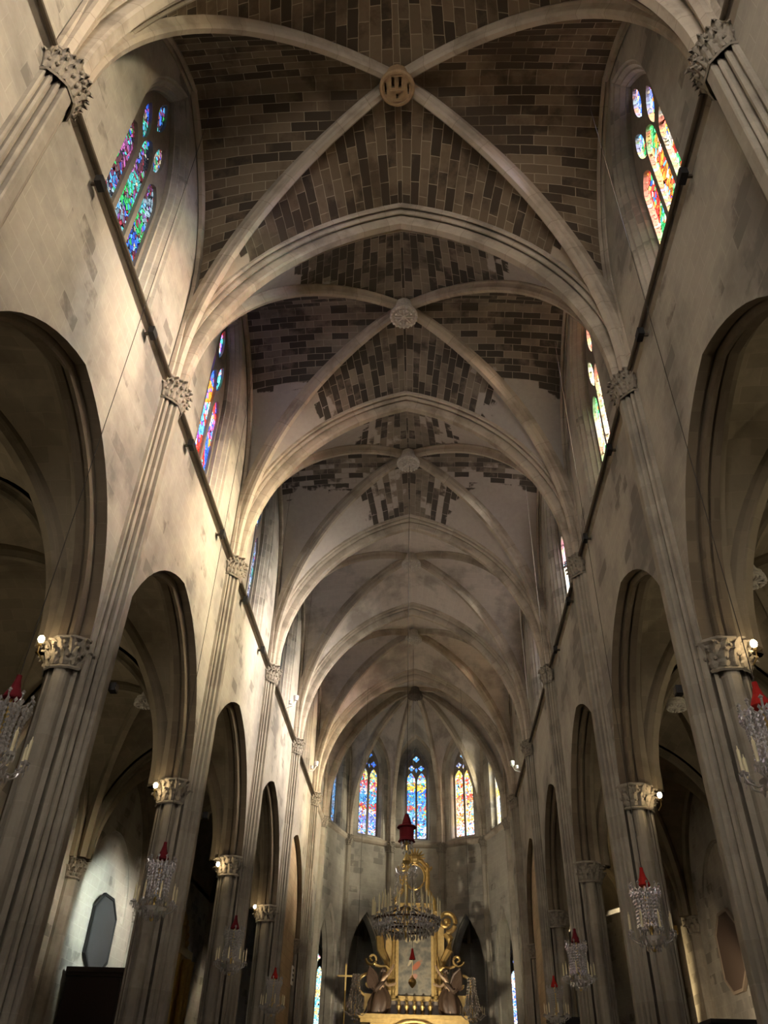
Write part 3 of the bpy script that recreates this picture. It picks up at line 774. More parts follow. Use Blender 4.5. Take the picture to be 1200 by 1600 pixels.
# west front behind the viewer, with its big window
mb = MB(); mp = lambda u, z, d=0: Vector((u, Y[0] - d, z))
rose = [(3.6*math.cos(2*PI*k/40), 15 + 3.6*math.sin(2*PI*k/40)) for k in range(40)]
panel(mb, [(-10.6,0),(10.6,0),(10.6,TOP),(-10.6,TOP)], [rose], lambda u, z: mp(u, z)); reveal(mb, [(rose,0),(rose,.5)], mp, closed=True)
tag(mb.build('wall_west', WALL), 'west wall behind the viewer', 'wall', None, 'structure')
petals = [vesica(2.1*math.cos(PI*k/6), 15 + 2.1*math.sin(PI*k/6), .42, 1.2, PI*k/6 - PI/2) for k in range(12)] + [[(.7*math.cos(2*PI*k/20), 15 + .7*math.sin(2*PI*k/20)) for k in range(20)]]
window(GL['west'], mp, rose, petals, .3, 'round rose window in the west wall behind the viewer')

# ------------------------------------------------------------------ chandeliers
def strands(mb, n, z0, z1, r0, r1, step=.055, size=.016, jit=0.0, rng=random):
    k = int((z1 - z0)/step)
    for i in range(n):
        a = 2*PI*(i + .5)/n
        for j in range(k + 1):
            t = j/k; r = r0 + (r1 - r0)*t - .03*math.sin(PI*t)
            mb.octa((r*math.cos(a), r*math.sin(a), z0 + (z1-z0)*t), size*rng.uniform(.8,1.25), size*1.5)
def small_chandelier(cover_mat):
    rng = random.Random(5); e = empty('crystal_chandelier')
    m = MB(); m.tube([(0,0,1.1),(0,0,15.9)], .006, 5); m.build('suspension_wire', WIRE, e)
    m = MB(); m.lathe([(.0,1.36),(.03,1.36),(.035,1.30),(.05,1.24),(.06,1.20),(.085,1.15),(.10,1.11),(.115,1.06),(.10,1.045),(0,1.05)], 12, rfun=lambda a, z: 1 + .06*math.sin(6*a))
    tag(m.build('cloth_cover', cover_mat, e), 'pleated red cloth cover' )
    m = MB()
    m.lathe([(.015,.05),(.03,.1),(.05,.14),(.03,.2),(.018,.3),(.035,.36),(.06,.42),(.035,.48),(.018,.55),(.018,.8),(.04,.85),(.018,.9),(.018,1.08)], 10)
    m.lathe([(0,0),(.025,.01),(.045,.05),(.03,.09)], 10)
    m.build('stem', BRASS, e)
    m = MB()
    for i in range(10):                                          # crown of glass leaves
        a = 2*PI*i/10
        m.tube([(.02*math.cos(a),.02*math.sin(a),.98),(.14*math.cos(a),.14*math.sin(a),.95),(.23*math.cos(a),.23*math.sin(a),.98),(.26*math.cos(a),.26*math.sin(a),1.04),(.24*math.cos(a),.24*math.sin(a),1.08)], [.012,.012,.014,.016,.008], 5)
        m.octa((.25*math.cos(a),.25*math.sin(a),1.07), .03, .035)
        m.octa((.265*math.cos(a),.265*math.sin(a),.93), .022, .045)
    m.build('crown', CRYSTAL, e)
    m = MB(); strands(m, 18, .40, .96, .21, .25, .052, .025, rng=rng); strands(m, 10, .45, .95, .10, .12, .06, .022, rng=rng)
    for i in range(18):
        a = 2*PI*i/18; m.octa((.21*math.cos(a),.21*math.sin(a),.37), .026, .05); m.octa((.245*math.cos(a),.245*math.sin(a),.88), .024, .04)
    tag(m.build('crystal_curtain', CRYSTAL, e), kind='stuff')
    m = MB(); m.lathe([(.03,.08),(.12,.10),(.20,.15),(.235,.22),(.225,.225),(.19,.165),(.11,.12),(.03,.1)], 18)
    for i in range(16):
        a = 2*PI*i/16; m.octa((.22*math.cos(a),.22*math.sin(a),.12), .022, .05); m.octa((.12*math.cos(a),.12*math.sin(a),.05), .02, .045)
    m.build('bowl', CRYSTAL, e)
    for i in range(8):
        a = 2*PI*i/8 + .2; c, s_ = math.cos(a), math.sin(a)
        m = MB(); m.tube([(.04*c,.04*s_,.26),(.14*c,.14*s_,.18),(.26*c,.26*s_,.15),(.35*c,.35*s_,.20),(.375*c,.375*s_,.27)], .013, 5)
        m.lathe([(.0,.0),(.05,.01),(.06,.03),(.02,.03),(.02,.06),(0,.06)], 10, (.375*c,.375*s_,.27))
        for b in range(6): m.octa((.375*c + .055*math.cos(b*PI/3), .375*s_ + .055*math.sin(b*PI/3), .25), .012, .04)
        arm = m.build('arm', CRYSTAL, e)
        m = MB(); m.lathe([(.019,.0),(.019,.24),(.008,.255),(.006,.29),(0,.295)], 7, (.375*c,.375*s_,.32)); m.build('candle', CANDLE, arm)
    return e
ch1 = small_chandelier(DRED); ch2 = None
BAYS = [(Y[i] + Y[i+1])/2 for i in range(7)]
spots = [(-4.40, BAYS[2], 4.45, 'left', 'cut by the photo edge', DRED), (-4.37, BAYS[3], 4.32, 'left', 'before the second pillar', DRED),
         (-4.35, BAYS[4], 4.35, 'left', 'third from the viewer', DRED), (-4.35, BAYS[5], 4.1, 'left', 'farthest, at the bottom edge', RED),
         (4.42, BAYS[2], 4.40, 'right', 'cut by the photo edge', RED), (4.48, BAYS[3], 4.0, 'right', 'bright before the second pillar', RED),
         (4.30, BAYS[4], 4.2, 'right', 'third from the viewer', DRED), (4.62, BAYS[5], 4.05, 'right', 'farthest, at the bottom edge', RED)]
covers = {}
for k, (x, y, z, sd, lab, cm) in enumerate(spots):
    o = ch1 if k == 0 else copy_tree(ch1)
    o.location = (x, y, z); o.rotation_euler.z = k*.31
    tag(o, 'crystal chandelier with red cover, %s side, %s' % (sd, lab), 'chandelier', 'nave side chandeliers')
    if cm is not DRED:
        for c in o.children:
            if c.name.startswith('cloth_cover'):
                c.data = c.data.copy() if cm.name not in covers else covers[cm.name]
                if cm.name not in covers: c.data.materials[0] = cm; covers[cm.name] = c.data

def great_chandelier():
    rng = random.Random(8); e = empty('great_chandelier', (.05, BAYS[4], 5.2))
    m = MB(); m.tube([(0,0,2.9),(0,0,16.2)], .010, 6); m.build('suspension_wire', WIRE, e)
    m = MB(); m.lathe([(0,3.14),(.05,3.13),(.075,3.06),(.10,2.98),(.13,2.88),(.13,2.84),(.25,2.80),(.27,2.76),(.20,2.74),(.19,2.50),(.21,2.44),(.24,2.40),(.10,2.41),(0,2.42)], 16, rfun=lambda a, z: 1 + .07*math.sin(8*a))
    tag(m.build('cloth_cover', DRED, e), 'dark red cloth hood with a flounced skirt')
    m = MB(); m.lathe([(.05,2.45),(.09,2.38),(.04,2.3),(.03,2.1),(.06,2.0),(.11,1.9),(.05,1.8),(.03,1.6),(.03,1.4),(.05,1.3),(.035,.9),(.09,.75),(.10,.6),(.05,.45),(.06,.2),(.0,.02)], 14); m.build('stem', BRASS, e)
    m = MB()
    for r, z, n, s in ((.16,2.36,10,.03),(.14,2.25,10,.03),(.10,2.12,8,.028)):
        for i in range(n):
            a = 2*PI*i/n; m.octa((r*math.cos(a), r*math.sin(a), z), s, s*1.7)
    for i in range(12):
        a = 2*PI*i/12; c, s_ = math.cos(a), math.sin(a)
        m.tube([(.05*c,.05*s_,1.62),(.16*c,.16*s_,1.55),(.26*c,.26*s_,1.62),(.28*c,.28*s_,1.72),(.22*c,.22*s_,1.78)], .012, 5)
        m.octa((.28*c,.28*s_,1.55), .025, .06)
    m.build('crown', CRYSTAL, e)
    m = MB()
    for i in range(12):                                            # drooping festoons from crown to rim
        a = 2*PI*i/12
        for j in range(22):
            t = j/21; r = .2 + .52*t**1.5; z = 1.75 - 1.25*t - .15*math.sin(PI*t)
            m.octa((r*math.cos(a), r*math.sin(a), z), .017, .026)
    for ring, (r, z, n) in enumerate([(.86,.40,56),(.78,.32,52),(.66,.25,44),(.52,.19,34),(.38,.13,26),(.22,.08,16),(.82,.30,48),(.70,.20,40),(.54,.12,30),(.88,.48,60),(.6,.42,40)]):
        for i in range(n):
            a = 2*PI*(i + .5*(ring % 2))/n
            m.octa((r*math.cos(a), r*math.sin(a), z + rng.uniform(-.03,.03)), .024, rng.uniform(.04,.075))
    tag(m.build('crystal_basket', CRYSTAL, e), kind='stuff')
    m = MB()
    for r, z in ((.86,.45),(.6,.50),(.5,.25)):
        m.tube([(r*math.cos(2*PI*k/40), r*math.sin(2*PI*k/40), z) for k in range(41)], .022, 6, cap=False)
    for i in range(8):
        a = 2*PI*i/8; m.tube([(.04*math.cos(a), .04*math.sin(a), .8), (.86*math.cos(a), .86*math.sin(a), .45)], .018, 5)
    m.build('rim', BRONZE, e)
    for i in range(36):
        a = 2*PI*i/36; r = .87 if i % 2 == 0 else .62; z = .48 if i % 2 == 0 else .66; c, s_ = math.cos(a), math.sin(a)
        m = MB(); m.tube([(r*.55*c, r*.55*s_, .42), (r*.8*c, r*.8*s_, .38), (r*c, r*s_, z)], .014, 5); m.lathe([(0,0),(.05,.01),(.06,.035),(.02,.04)], 8, (r*c, r*s_, z))
        arm = m.build('arm', CRYSTAL, e)
        m = MB(); m.lathe([(.019,0),(.019,.42),(.007,.45),(0,.50)], 7, (r*c, r*s_, z + .03)); m.build('candle', CANDLE, arm)
    return e
tag(great_chandelier(), 'huge many-candled crystal chandelier under a dark red hood hanging before the altar', 'chandelier')

# sanctuary lamp between the great chandelier and the altar
e = tag(empty('sanctuary_lamp', (-.02, 37.0, 6.0)), 'small hanging lamp with a red tassel and brass globe before the altar painting', 'lamp')
m = MB(); m.tube([(0,0,1.2),(0,0,15.2)], .008, 5); m.build('suspension_wire', WIRE, e)
m = MB(); m.lathe([(0,1.32),(.04,1.3),(.06,1.15),(.11,.98),(.13,.9),(0,.92)], 10, rfun=lambda a, z: 1+.08*math.sin(5*a)); m.build('tassel', RED, e)
m = MB(); m.tube([(0,0,.3),(0,0,.95)], .01, 5); m.lathe([(0,-.12),(.04,-.1),(.13,.0),(.17,.08),(.14,.18),(.06,.25),(.03,.32),(0,.34)], 14); m.build('globe', BRASS, e)

# altar chandeliers: slimmer, longer
def altar_chandelier(x, y, z, lab):
    e = tag(empty('altar_chandelier', (x, y, z)), lab, 'chandelier', 'altar chandeliers'); rng = random.Random(4)
    m = MB(); m.tube([(0,0,1.8),(0,0,14.5)], .007, 5); m.build('suspension_wire', WIRE, e)
    m = MB(); m.lathe([(.02,.1),(.05,.2),(.02,.4),(.02,1.8)], 8); m.build('stem', BRASS, e)
    m = MB(); strands(m, 10, .75, 1.75, .30, .14, .10, .04, rng=rng); strands(m, 12, .2, .75, .12, .33, .10, .04, rng=rng)
    for i in range(14):
        a = 2*PI*i/14; m.octa((.34*math.cos(a), .34*math.sin(a), .68), .03, .07)
    tag(m.build('crystal_curtain', CRYSTAL, e), kind='stuff')
    for i in range(6):
        a = 2*PI*i/6 + .3; c, s_ = math.cos(a), math.sin(a)
        m = MB(); m.tube([(.05*c,.05*s_,.5),(.3*c,.3*s_,.35),(.5*c,.5*s_,.5)], .014, 5); m.lathe([(0,0),(.05,.01),(.055,.03),(0,.035)], 8, (.5*c,.5*s_,.5)); arm = m.build('arm', CRYSTAL, e)
        m = MB(); m.lathe([(.016,0),(.016,.24),(0,.28)], 6, (.5*c,.5*s_,.53)); m.build('candle', CANDLE, arm)
    return e
altar_chandelier(-2.32, 37.0, 4.55, 'slim crystal chandelier hanging left of the altar, beside the gold cross')
altar_chandelier(2.38, 37.0, 4.5, 'slim crystal chandelier hanging right of the altar')

# processional cross
e = tag(empty('processional_cross', (-3.02, 40.0, 0)), 'thin gold cross on a staff standing left of the altar', 'cross')
m = MB(); m.tube([(0,0,0),(0,0,6.1)], .03, 8); m.lathe([(.2,0),(.2,.06),(.05,.15),(.03,.3)], 12); m.build('staff', BRASS, e)
m = MB(); m.box(-.035,.035,-.02,.02,6.05,7.08); m.box(-.34,.34,-.021,.021,6.6,6.67)
for x, z in ((-.34,6.635),(.34,6.635),(0,7.08)): m.ball((x,0,z), .045, 6, 4)
m.build('crucifix', BRASS, e)

# ------------------------------------------------------------------ lamps on the pillars
def capital_lamp(x, y, z, s, lab):
    e = tag(empty('pillar_lamp', (x, y, z)), lab, 'lamp', 'lamps on the pillar capitals')
    m = MB(); m.tube([(s*-.05,.12,-.28),(s*.0,.02,-.2),(0,0,-.06)], .012, 6); m.lathe([(.0,-.10),(.04,-.09),(.035,-.05),(0,-.04)], 8); m.build('bracket', BRASS, e)
    m = MB(); m.ball((0,0,.03), .052, 10, 8, (1,1,1.25)); m.build('bulb', BULB, e, smooth=True)
for x, y, z, s, lab in [(-5.72,11.2,7.68,-1,'lit bulb on the first left pillar, near the left edge'), (-5.72,18.12,7.62,-1,'lit bulb on the second left pillar'), (-5.70,24.97,7.56,-1,'lit bulb on the third left pillar'),
                       (-5.80,31.8,7.74,-1,'brightest lit bulb, on the fourth left pillar'), (5.72,11.2,7.62,1,'lit bulb on the first right pillar, near the right edge'), (5.84,18.12,7.53,1,'lit bulb on the second right pillar')]:
    capital_lamp(x, y, z, s, lab)

# floodlights clipped to the string course
def floodlight():
    e = empty('floodlight'); m = MB(); m.box(-.10,.02,-.11,.11,-.08,.10); m.build('housing', BLACK, e)
    m = MB(); m.box(-.02,.12,-.02,.02,-.03,.03); m.build('bracket', IRON, e); return e
fl = floodlight(); k = 0
for side, s in SIDE.items():
    for y in ((6.9, 10.12, 13.46, 17.03, 20.46, 23.67) if s < 0 else (7.06, 10.38, 13.78, 17.3, 20.53, 23.6)):
        o = fl if k == 0 else copy_tree(fl); k += 1
        o.location = (s*(WX - .14), y, 14.1); o.rotation_euler.z = 0 if s > 0 else PI
        b = min(range(8), key=lambda q: abs(Y[q] - y))
        tag(o, 'small black floodlight box under the %s string course, %s the %s upper capital' % (side, 'just before' if Y[b] > y else 'just beyond', ['', '', 'top-corner', 'first full', 'second full', 'third full', 'fourth full', 'last'][b]), 'light', 'string course floodlights')
def spot_bracket():
    e = empty('spotlight'); m = MB(); m.tube([(0,0,0),(.3,0,.1),(.45,0,.35)], .03, 6); m.build('arm', WHITE, e)
    m = MB(); m.lathe([(0,0),(.09,.02),(.11,.22),(0,.24)], 10, (.42,0,.3)); m.lathe([(0,0),(.07,.02),(.08,.16),(0,.18)], 10, (.22,0,.16)); m.build('lamp_head', WHITE, e); return e
sp = spot_bracket()
for k, (s, y, z, lab) in enumerate([(-1,29.3,14.5,'white twin spotlight on the left string course in the fourth bay'), (-1,36.6,14.5,'white twin spotlight on the left string course near the apse'), (1,36.3,14.5,'white twin spotlight on the right string course near the apse')]):
    o = sp if k == 0 else copy_tree(sp); o.location = (s*(WX-.05), y, z); o.rotation_euler.z = 0 if s < 0 else PI
    tag(o, lab, 'light', 'white string course spotlights')

for s, y, lab in [(-1, 12.18, 'small black box on the edge of the first full left pillar'), (-1, 19.3, 'small black box on the edge of the second full left pillar'), (1, 12.18, 'small black box on the edge of the first full right pillar')]:
    e = tag(empty('loudspeaker', (s*(WX-.30), y + .05, 7.36)), lab, 'loudspeaker', 'loudspeakers on the pillars')
    m = MB(); m.box(-.06,.06,-.02,.14,-.07,.07); m.build('case', BLACK, e)
    m = MB(); m.box(.06 if s < 0 else -.07,.07 if s < 0 else -.06,.0,.12,-.055,.055); m.build('grille', IRON, e)
# hymn board, plaques, wooden furniture
e = tag(empty('hymn_board', (-5.08+.48, 34.6, 5.9)), 'narrow white number board on the left pillar near the apse', 'board')
m = MB(); m.box(-.02,.02,-.2,.2,-.28,.34); m.build('panel', WHITE, e)
m = MB()
for zz in (.2,.04,-.12): m.box(.02,.03,-.12,.12,zz-.04,zz+.04)
m.build('number_slips', BLACK, e)
def plaque(s, y, z, ry, rz_, mat, lab):
    e = tag(empty('octagonal_panel', (s*(OX-.02), y, z)), lab, 'panel')
    pts = [(-.42,-1),(.42,-1),(1,-.62),(1,.55),(.40,1),(-.40,1),(-1,.55),(-1,-.62)]
    P = [(u*ry, w*rz_) for u, w in pts]
    m = MB(); x1 = -s*.10
    m.grid([[(0, u, w) for u, w in P], [(x1, u, w) for u, w in P], [(x1, u*.93, w*.93) for u, w in P], [(x1*.7, u*.92, w*.92) for u, w in P]], closed=True)
    m.build('frame', FRAME if s > 0 else BLACK, e)
    m = MB(); m.poly([(x1*.7, u*.93, w*.93) for u, w in P]); m.build('canvas', mat, e)
plaque(-1, 29.25, 6.35, 1.12, 1.18, CANVAS, 'dark grey octagonal panel on the white left aisle wall')
plaque(1, 29.3, 6.25, 1.12, 1.18, CANVAS2, 'brown octagonal panel with a pale edge on the right aisle wall')
e = tag(empty('door_lobby', (-9.55, 29.1, 0)), 'tall dark walnut wooden door lobby below the grey octagonal panel', 'door lobby')
m = MB(); m.box(-.83,.85,-2.0,2.0,0,4.85); m.build('case', DARK, e)
m = MB(); m.box(-.85,.93,-2.08,2.08,4.85,4.95); m.box(-.85,.97,-2.14,2.14,4.95,5.08); m.build('cornice', DARK, e)
for yy in (-1.0, 1.0):
    m = MB(); m.box(.85,.89,yy-.8,yy+.8,.3,2.4); m.box(.85,.89,yy-.8,yy+.8,2.6,4.6); m.build('door_leaf', DARK, e)
for x0, x1, y0, y1, zt, lab in [(4.5,6.0,29.7,31.0,4.36,'black topped dark wood confessional at the bottom edge, right of centre'), (7.0,8.05,21.43,22.6,3.63,'black topped dark wood confessional in the bottom right corner')]:
    e = tag(empty('confessional', ((x0+x1)/2, (y0+y1)/2, 0)), lab, 'confessional'); a, b = (x1-x0)/2, (y1-y0)/2
    m = MB(); m.box(-a+.06,a-.06,-b+.06,b-.06,0,zt-.15); m.build('case', DARK, e)
    m = MB(); m.box(-a+.03,a-.03,-b+.03,b-.03,zt-.15,zt-.08); m.box(-a,a,-b,b,zt-.08,zt); m.build('cornice', BLACK, e)
    m = MB(); m.box(-a*.6,a*.6,-b+.03,-b+.06,.3,zt-.4); m.build('door', DARK, e)

# ------------------------------------------------------------------ high altar
def spiral(cx, cz, r, turns, a0, sgn, n=36, r1=.12):
    return [(cx + sgn*(r*(1-t) + r1*r*t)*math.cos(a0 + turns*2*PI*t), cz + (r*(1-t) + r1*r*t)*math.sin(a0 + turns*2*PI*t)) for t in (k/n for k in range(n+1))]
AY = 43.2
alt = tag(empty('high_altar', (0, AY, 0)), 'gilded baroque altarpiece with scrolls and a central painting in the apse', 'altarpiece')
m = MB()                                                            # body and stepped cornices
m.box(-2.3,2.3,-1.1,.7,0,4.6); m.box(-2.0,2.0,-1.15,.6,4.6,5.1)
m.box(-2.45,2.45,-1.25,.7,5.1,5.25); m.box(-2.6,2.6,-1.35,.7,5.25,5.42); m.box(-2.2,2.2,-.25,.5,5.42,6.1)
m.box(-1.3,1.3,-.15,.4,9.7,9.9)
m.build('body', GOLD, alt)
MARBLE = plain('brown_veined_marble', (.20,.15,.10), .35, 0, .5, .9, 4, (.07,.05,.035))
m = MB(); m.box(-1.15,1.15,-.05,.35,6.1,9.7); m.box(-2.15,2.15,-.27,-.25,5.5,6.05)
tag(m.build('back_panel', MARBLE, alt), 'brown marble panel behind the gilding')
m = MB()
for x in (-1.0, 1.0):
    m.lathe([(.14,6.12),(.14,6.25),(.10,6.32)] + [(.10 + .018*(k % 2), 6.4 + .11*k) for k in range(26)] + [(.11,9.3),(.15,9.42),(.16,9.6)], 12, (x,-.22,0))
m.build('twisted_columns', GOLD, alt)
m = MB()
for k in range(25):
    a = PI*k/24; 
m.tube([(1.05*math.cos(PI*k/24), -1.38, 4.55 + .62*math.sin(PI*k/24)) for k in range(25)], .09, 8)
m.tube([(.8*math.cos(PI*k/24), -1.38, 4.55 + .45*math.sin(PI*k/24)) for k in range(25)], .05, 8)
m.build('arched_pediment', GOLD, alt)
m = MB(); m.box(-.78,.78,-.16,-.06,6.25,9.3); pa = m
def painting_mat():
    m, nt, out = newmat('old_oil_painting'); L = nt.links.new
    pos = N(nt, 'ShaderNodeTexCoord').outputs['Object']
    sx = N(nt, 'ShaderNodeSeparateXYZ'); L(pos, sx.inputs[0])
    nz = N(nt, 'ShaderNodeTexNoise', Scale=2.6, Detail=5.0); L(pos, nz.inputs['Vector'])
    base = ramp(nt, nz.outputs['Fac'], [(.3,(.07,.066,.052)),(.48,(.15,.14,.11)),(.60,(.26,.23,.16)),(.75,(.18,.15,.10))])
    def blob(cx, cz, rx, rz, ang):
        c, s = math.cos(ang), math.sin(ang)
        u = mth(nt, 'SUBTRACT', sx.outputs[0], cx); w = mth(nt, 'SUBTRACT', sx.outputs[2], cz)
        p = mth(nt, 'DIVIDE', mth(nt, 'ADD', mth(nt, 'MULTIPLY', u, c), mth(nt, 'MULTIPLY', w, s)), rx)
        q = mth(nt, 'DIVIDE', mth(nt, 'ADD', mth(nt, 'MULTIPLY', u, -s), mth(nt, 'MULTIPLY', w, c)), rz)
        d = mth(nt, 'ADD', mth(nt, 'MULTIPLY', p, p), mth(nt, 'MULTIPLY', q, q))
        d = mth(nt, 'ADD', d, mth(nt, 'MULTIPLY_ADD', nz.outputs['Fac'], 3.2, -1.6))
        return ramp(nt, d, [(.5, 1.0), (1.0, 0.0)])
    base = mixc(nt, blob(.0,8.75,.5,.28,.1), base, (.50,.42,.24))
    base = mixc(nt, blob(.12,7.55,.36,.13,.75), base, (.42,.13,.06))
    base = mixc(nt, blob(-.2,7.7,.3,.07,1.0), base, (.5,.4,.25))
    base = mixc(nt, blob(-.05,7.05,.25,.14,.4), base, (.45,.22,.15))
    bs = N(nt, 'ShaderNodeBsdfPrincipled', Roughness=.5); L(base, bs.inputs['Base Color']); L(bs.outputs[0], out.inputs[0]); return m
tag(pa.build('painting', painting_mat(), alt), 'dim oil painting of a red-robed figure under a bright cloud')
m = MB()
for s in (-1, 1):
    m.box(s*.86-.08, s*.86+.08, -.28, -.04, 6.15, 9.5)
m.box(-.94,.94,-.28,-.04,9.35,9.55); m.box(-.94,.94,-.28,-.04,6.1,6.25)
m.build('painting_frame', GOLD, alt)
for s in (-1, 1):
    m = MB()                                                          # the big volutes beside the painting
    m.tube([(x, -.15, z) for x, z in spiral(s*1.55, 9.45, .5, 1.6, -PI/2, s)], [.13 - .002*k for k in range(37)], 8)
    pts = [(s*1.5,-.1,8.95),(s*1.72,-.1,8.7),(s*1.66,-.1,8.2),(s*1.35,-.1,7.7),(s*1.22,-.1,7.2),(s*1.25,-.1,6.5)]
    m.tube(pts, [.15,.2,.2,.17,.15,.17], 8); m.box(s*1.2-.22, s*1.2+.22, -.08, .3, 6.1, 9.3)
    m.ball((s*1.55, -.2, 9.45), .13, 10, 8); m.build('volute', GOLD, alt, smooth=False)
    m = MB()
    m.tube([(x, -.3, z) for x, z in spiral(s*2.05, 7.75, .30, 1.3, PI, -s)], .06, 7)
    m.tube([(s*1.15,-.25,7.3),(s*1.35,-.3,7.45),(s*1.6,-.3,7.42),(s*1.9,-.3,7.5)], .07, 7)
    m.tube([(s*1.1,-.25,7.9),(s*1.15,-.3,7.5),(s*1.05,-.3,7.0)], .06, 7)
    m.build('side_scroll', GOLD, alt)
    m = MB()
    m.tube([(x, -.3, z) for x, z in spiral(s*2.2, 6.75, .55, 1.2, -PI/2, s)], .07, 7); m.box(s*2.0-.35, s*2.0+.35, -.4, .4, 5.42, 6.3)
    m.build('outer_scroll', GOLD, alt)
m = MB()                                                              # crest: C-scroll arch with a glory and shell on top
m.tube([(-1.0,-.05,9.9),(-.95,-.05,10.4),(-.62,-.05,10.9)] + [(.72*math.cos(a), -.05, 11.55 + .8*math.sin(a)) for a in (PI*1.15, PI*.95, PI*.75, PI*.55, PI*.35, PI*.15, -.15*PI)] + [(.62,-.05,10.9),(.95,-.05,10.4),(1.0,-.05,9.9)], .12, 8)
m.tube([(.5*math.cos(2*PI*k/20), -.08, 11.5 + .6*math.sin(2*PI*k/20)) for k in range(21)], .06, 6)
m.ball((0,-.05,12.35), .32, 10, 8, (1,.5,.8))
for k in range(9):
    a = PI*k/8; m.tube([(.25*math.cos(a), -.05, 12.4 + .2*math.sin(a)), (.52*math.cos(a), -.05, 12.4 + .5*math.sin(a))], [.07,.03], 6)
for s in (-1, 1): m.tube([(x, -.08, z) for x, z in spiral(s*.6, 12.0, .26, 1.2, PI, -s)], .06, 6)
m.box(-.9,.9,.05,.2,9.9,10.3)
m.build('crest', GOLD, alt)
for x in (-.72, -.36, 0, .36, .72):                                     # small urns on the ledge under the painting
    m = MB(); m.lathe([(.10,0),(.10,.05),(.04,.1),(.05,.18),(.11,.3),(.12,.38),(.06,.46),(.05,.5),(.08,.54),(.03,.62),(0,.66)], 10, (x,-.8,5.42)); m.build('ledge_urn', GOLD, alt)

FLESH = plain('gilded_flesh', (.40,.27,.16), .45, .2, .4, .6, 9, (.18,.11,.06), .2)
def angel(s):
    """kneeling carved angel leaning towards the painting, one arm raised"""
    K_ = 1.2; O = Vector((s*1.58, -.80, 5.42))
    J = [(.05,0,.55),(-.02,0,.85),(-.08,0,1.12),(-.11,-.01,1.27),(-.15,-.03,1.44),      # pelvis, waist, chest, neck, head
         (-.08,.16,1.17),(-.28,.2,1.0),(-.52,.16,1.05),(-.08,-.16,1.17),(-.28,-.24,1.30),(-.46,-.2,1.58),  # arms
         (-.02,.12,.42),(-.34,.14,.38),(-.30,.15,.06),(.08,-.12,.4),(.0,-.16,.06),(.42,-.14,.06), (-.60,.16,1.10),(-.50,-.2,1.68)]
    E = [(0,1),(1,2),(2,3),(3,4),(2,5),(5,6),(6,7),(2,8),(8,9),(9,10),(0,11),(11,12),(12,13),(0,14),(14,15),(15,16),(7,17),(10,18)]
    Rr = [.17,.14,.16,.07,.115,.08,.06,.05,.08,.06,.05,.14,.11,.07,.14,.11,.07,.04,.04]
    me = bpy.data.meshes.new('angel_figure'); me.from_pydata([(x*s*K_, y*K_, z*K_) for x, y, z in J], E, []); me.materials.append(FLESH)
    o = bpy.data.objects.new('angel_figure', me); COL.objects.link(o); o.parent = alt; o.location = O
    mod = o.modifiers.new('skin', 'SKIN'); sv = me.skin_vertices[0].data
    for i, r in enumerate(Rr): sv[i].radius = (r*K_, r*K_)
    sv[0].use_root = True
    o.modifiers.new('sub', 'SUBSURF').levels = 1; o.modifiers['sub'].render_levels = 1
    m = MB(); rows = []
    for k in range(12):                                                   # draperies falling back over the knees
        t = k/11; r = .17 + .20*math.sin(PI*.5*min(1, t*1.5)) - .05*max(0, t - .6)
        rows.append([(K_*s*(-.02 + .16*t*t - .05*math.sin(PI*t) + (r*(1.25 if math.cos(a)*1 > 0 else 1.0))*(1+.12*math.sin(6*a + 3*t))*math.cos(a)), K_*r*.8*(1+.12*math.sin(6*a + 3*t))*math.sin(a), K_*(.92 - .90*t)) for a in (2*PI*q/36 for q in range(36))])
    m.grid(rows, closed=True); m.build('robe', BRONZE, o, smooth=True)
    m = MB(); m.tube([(K_*s*x, K_*y, K_*z) for x, y, z in ((-.2,-.12,1.15),(-.02,-.2,1.0),(.16,-.2,.8),(.3,-.12,.95),(.42,-.05,1.25))], [.05,.09,.11,.09,.03], 8); m.build('sash', BRONZE, o, smooth=True)
    for sy in (-1, 1):                                                     # wings: rows of overlapping feathers
        m = MB()
        for q in range(9):
            t = q/8; x0, z0 = .10 + .34*t, 1.12 + .42*math.sin(PI*.5*t)
            m.tube([(K_*s*x0, K_*sy*(.10 + .22*t), K_*z0), (K_*s*(x0+.06), K_*sy*(.13 + .24*t), K_*(z0 - .28)), (K_*s*(x0+.05), K_*sy*(.12 + .25*t), K_*(z0 - .55 - .12*t))], [.05,.065,.015], 6)
        m.tube([(K_*s*.06, K_*sy*.08, K_*1.05), (K_*s*.22, K_*sy*.2, K_*1.38), (K_*s*.46, K_*sy*.33, K_*1.56)], [.06,.07,.05], 7)
        m.build('wing', BRONZE, o)
    m = MB(); m.ball((K_*s*-.13, .0, K_*1.50), .115*K_, 10, 8, (1,1,.9))
    for k in range(10): m.ball((K_*s*(-.10 + .09*math.cos(k*.63)), K_*.1*math.sin(k*.63), K_*(1.46 + .03*(k % 3))), .05*K_, 6, 4)
    m.build('hair', BRONZE, o)
angel(-1); angel(1)

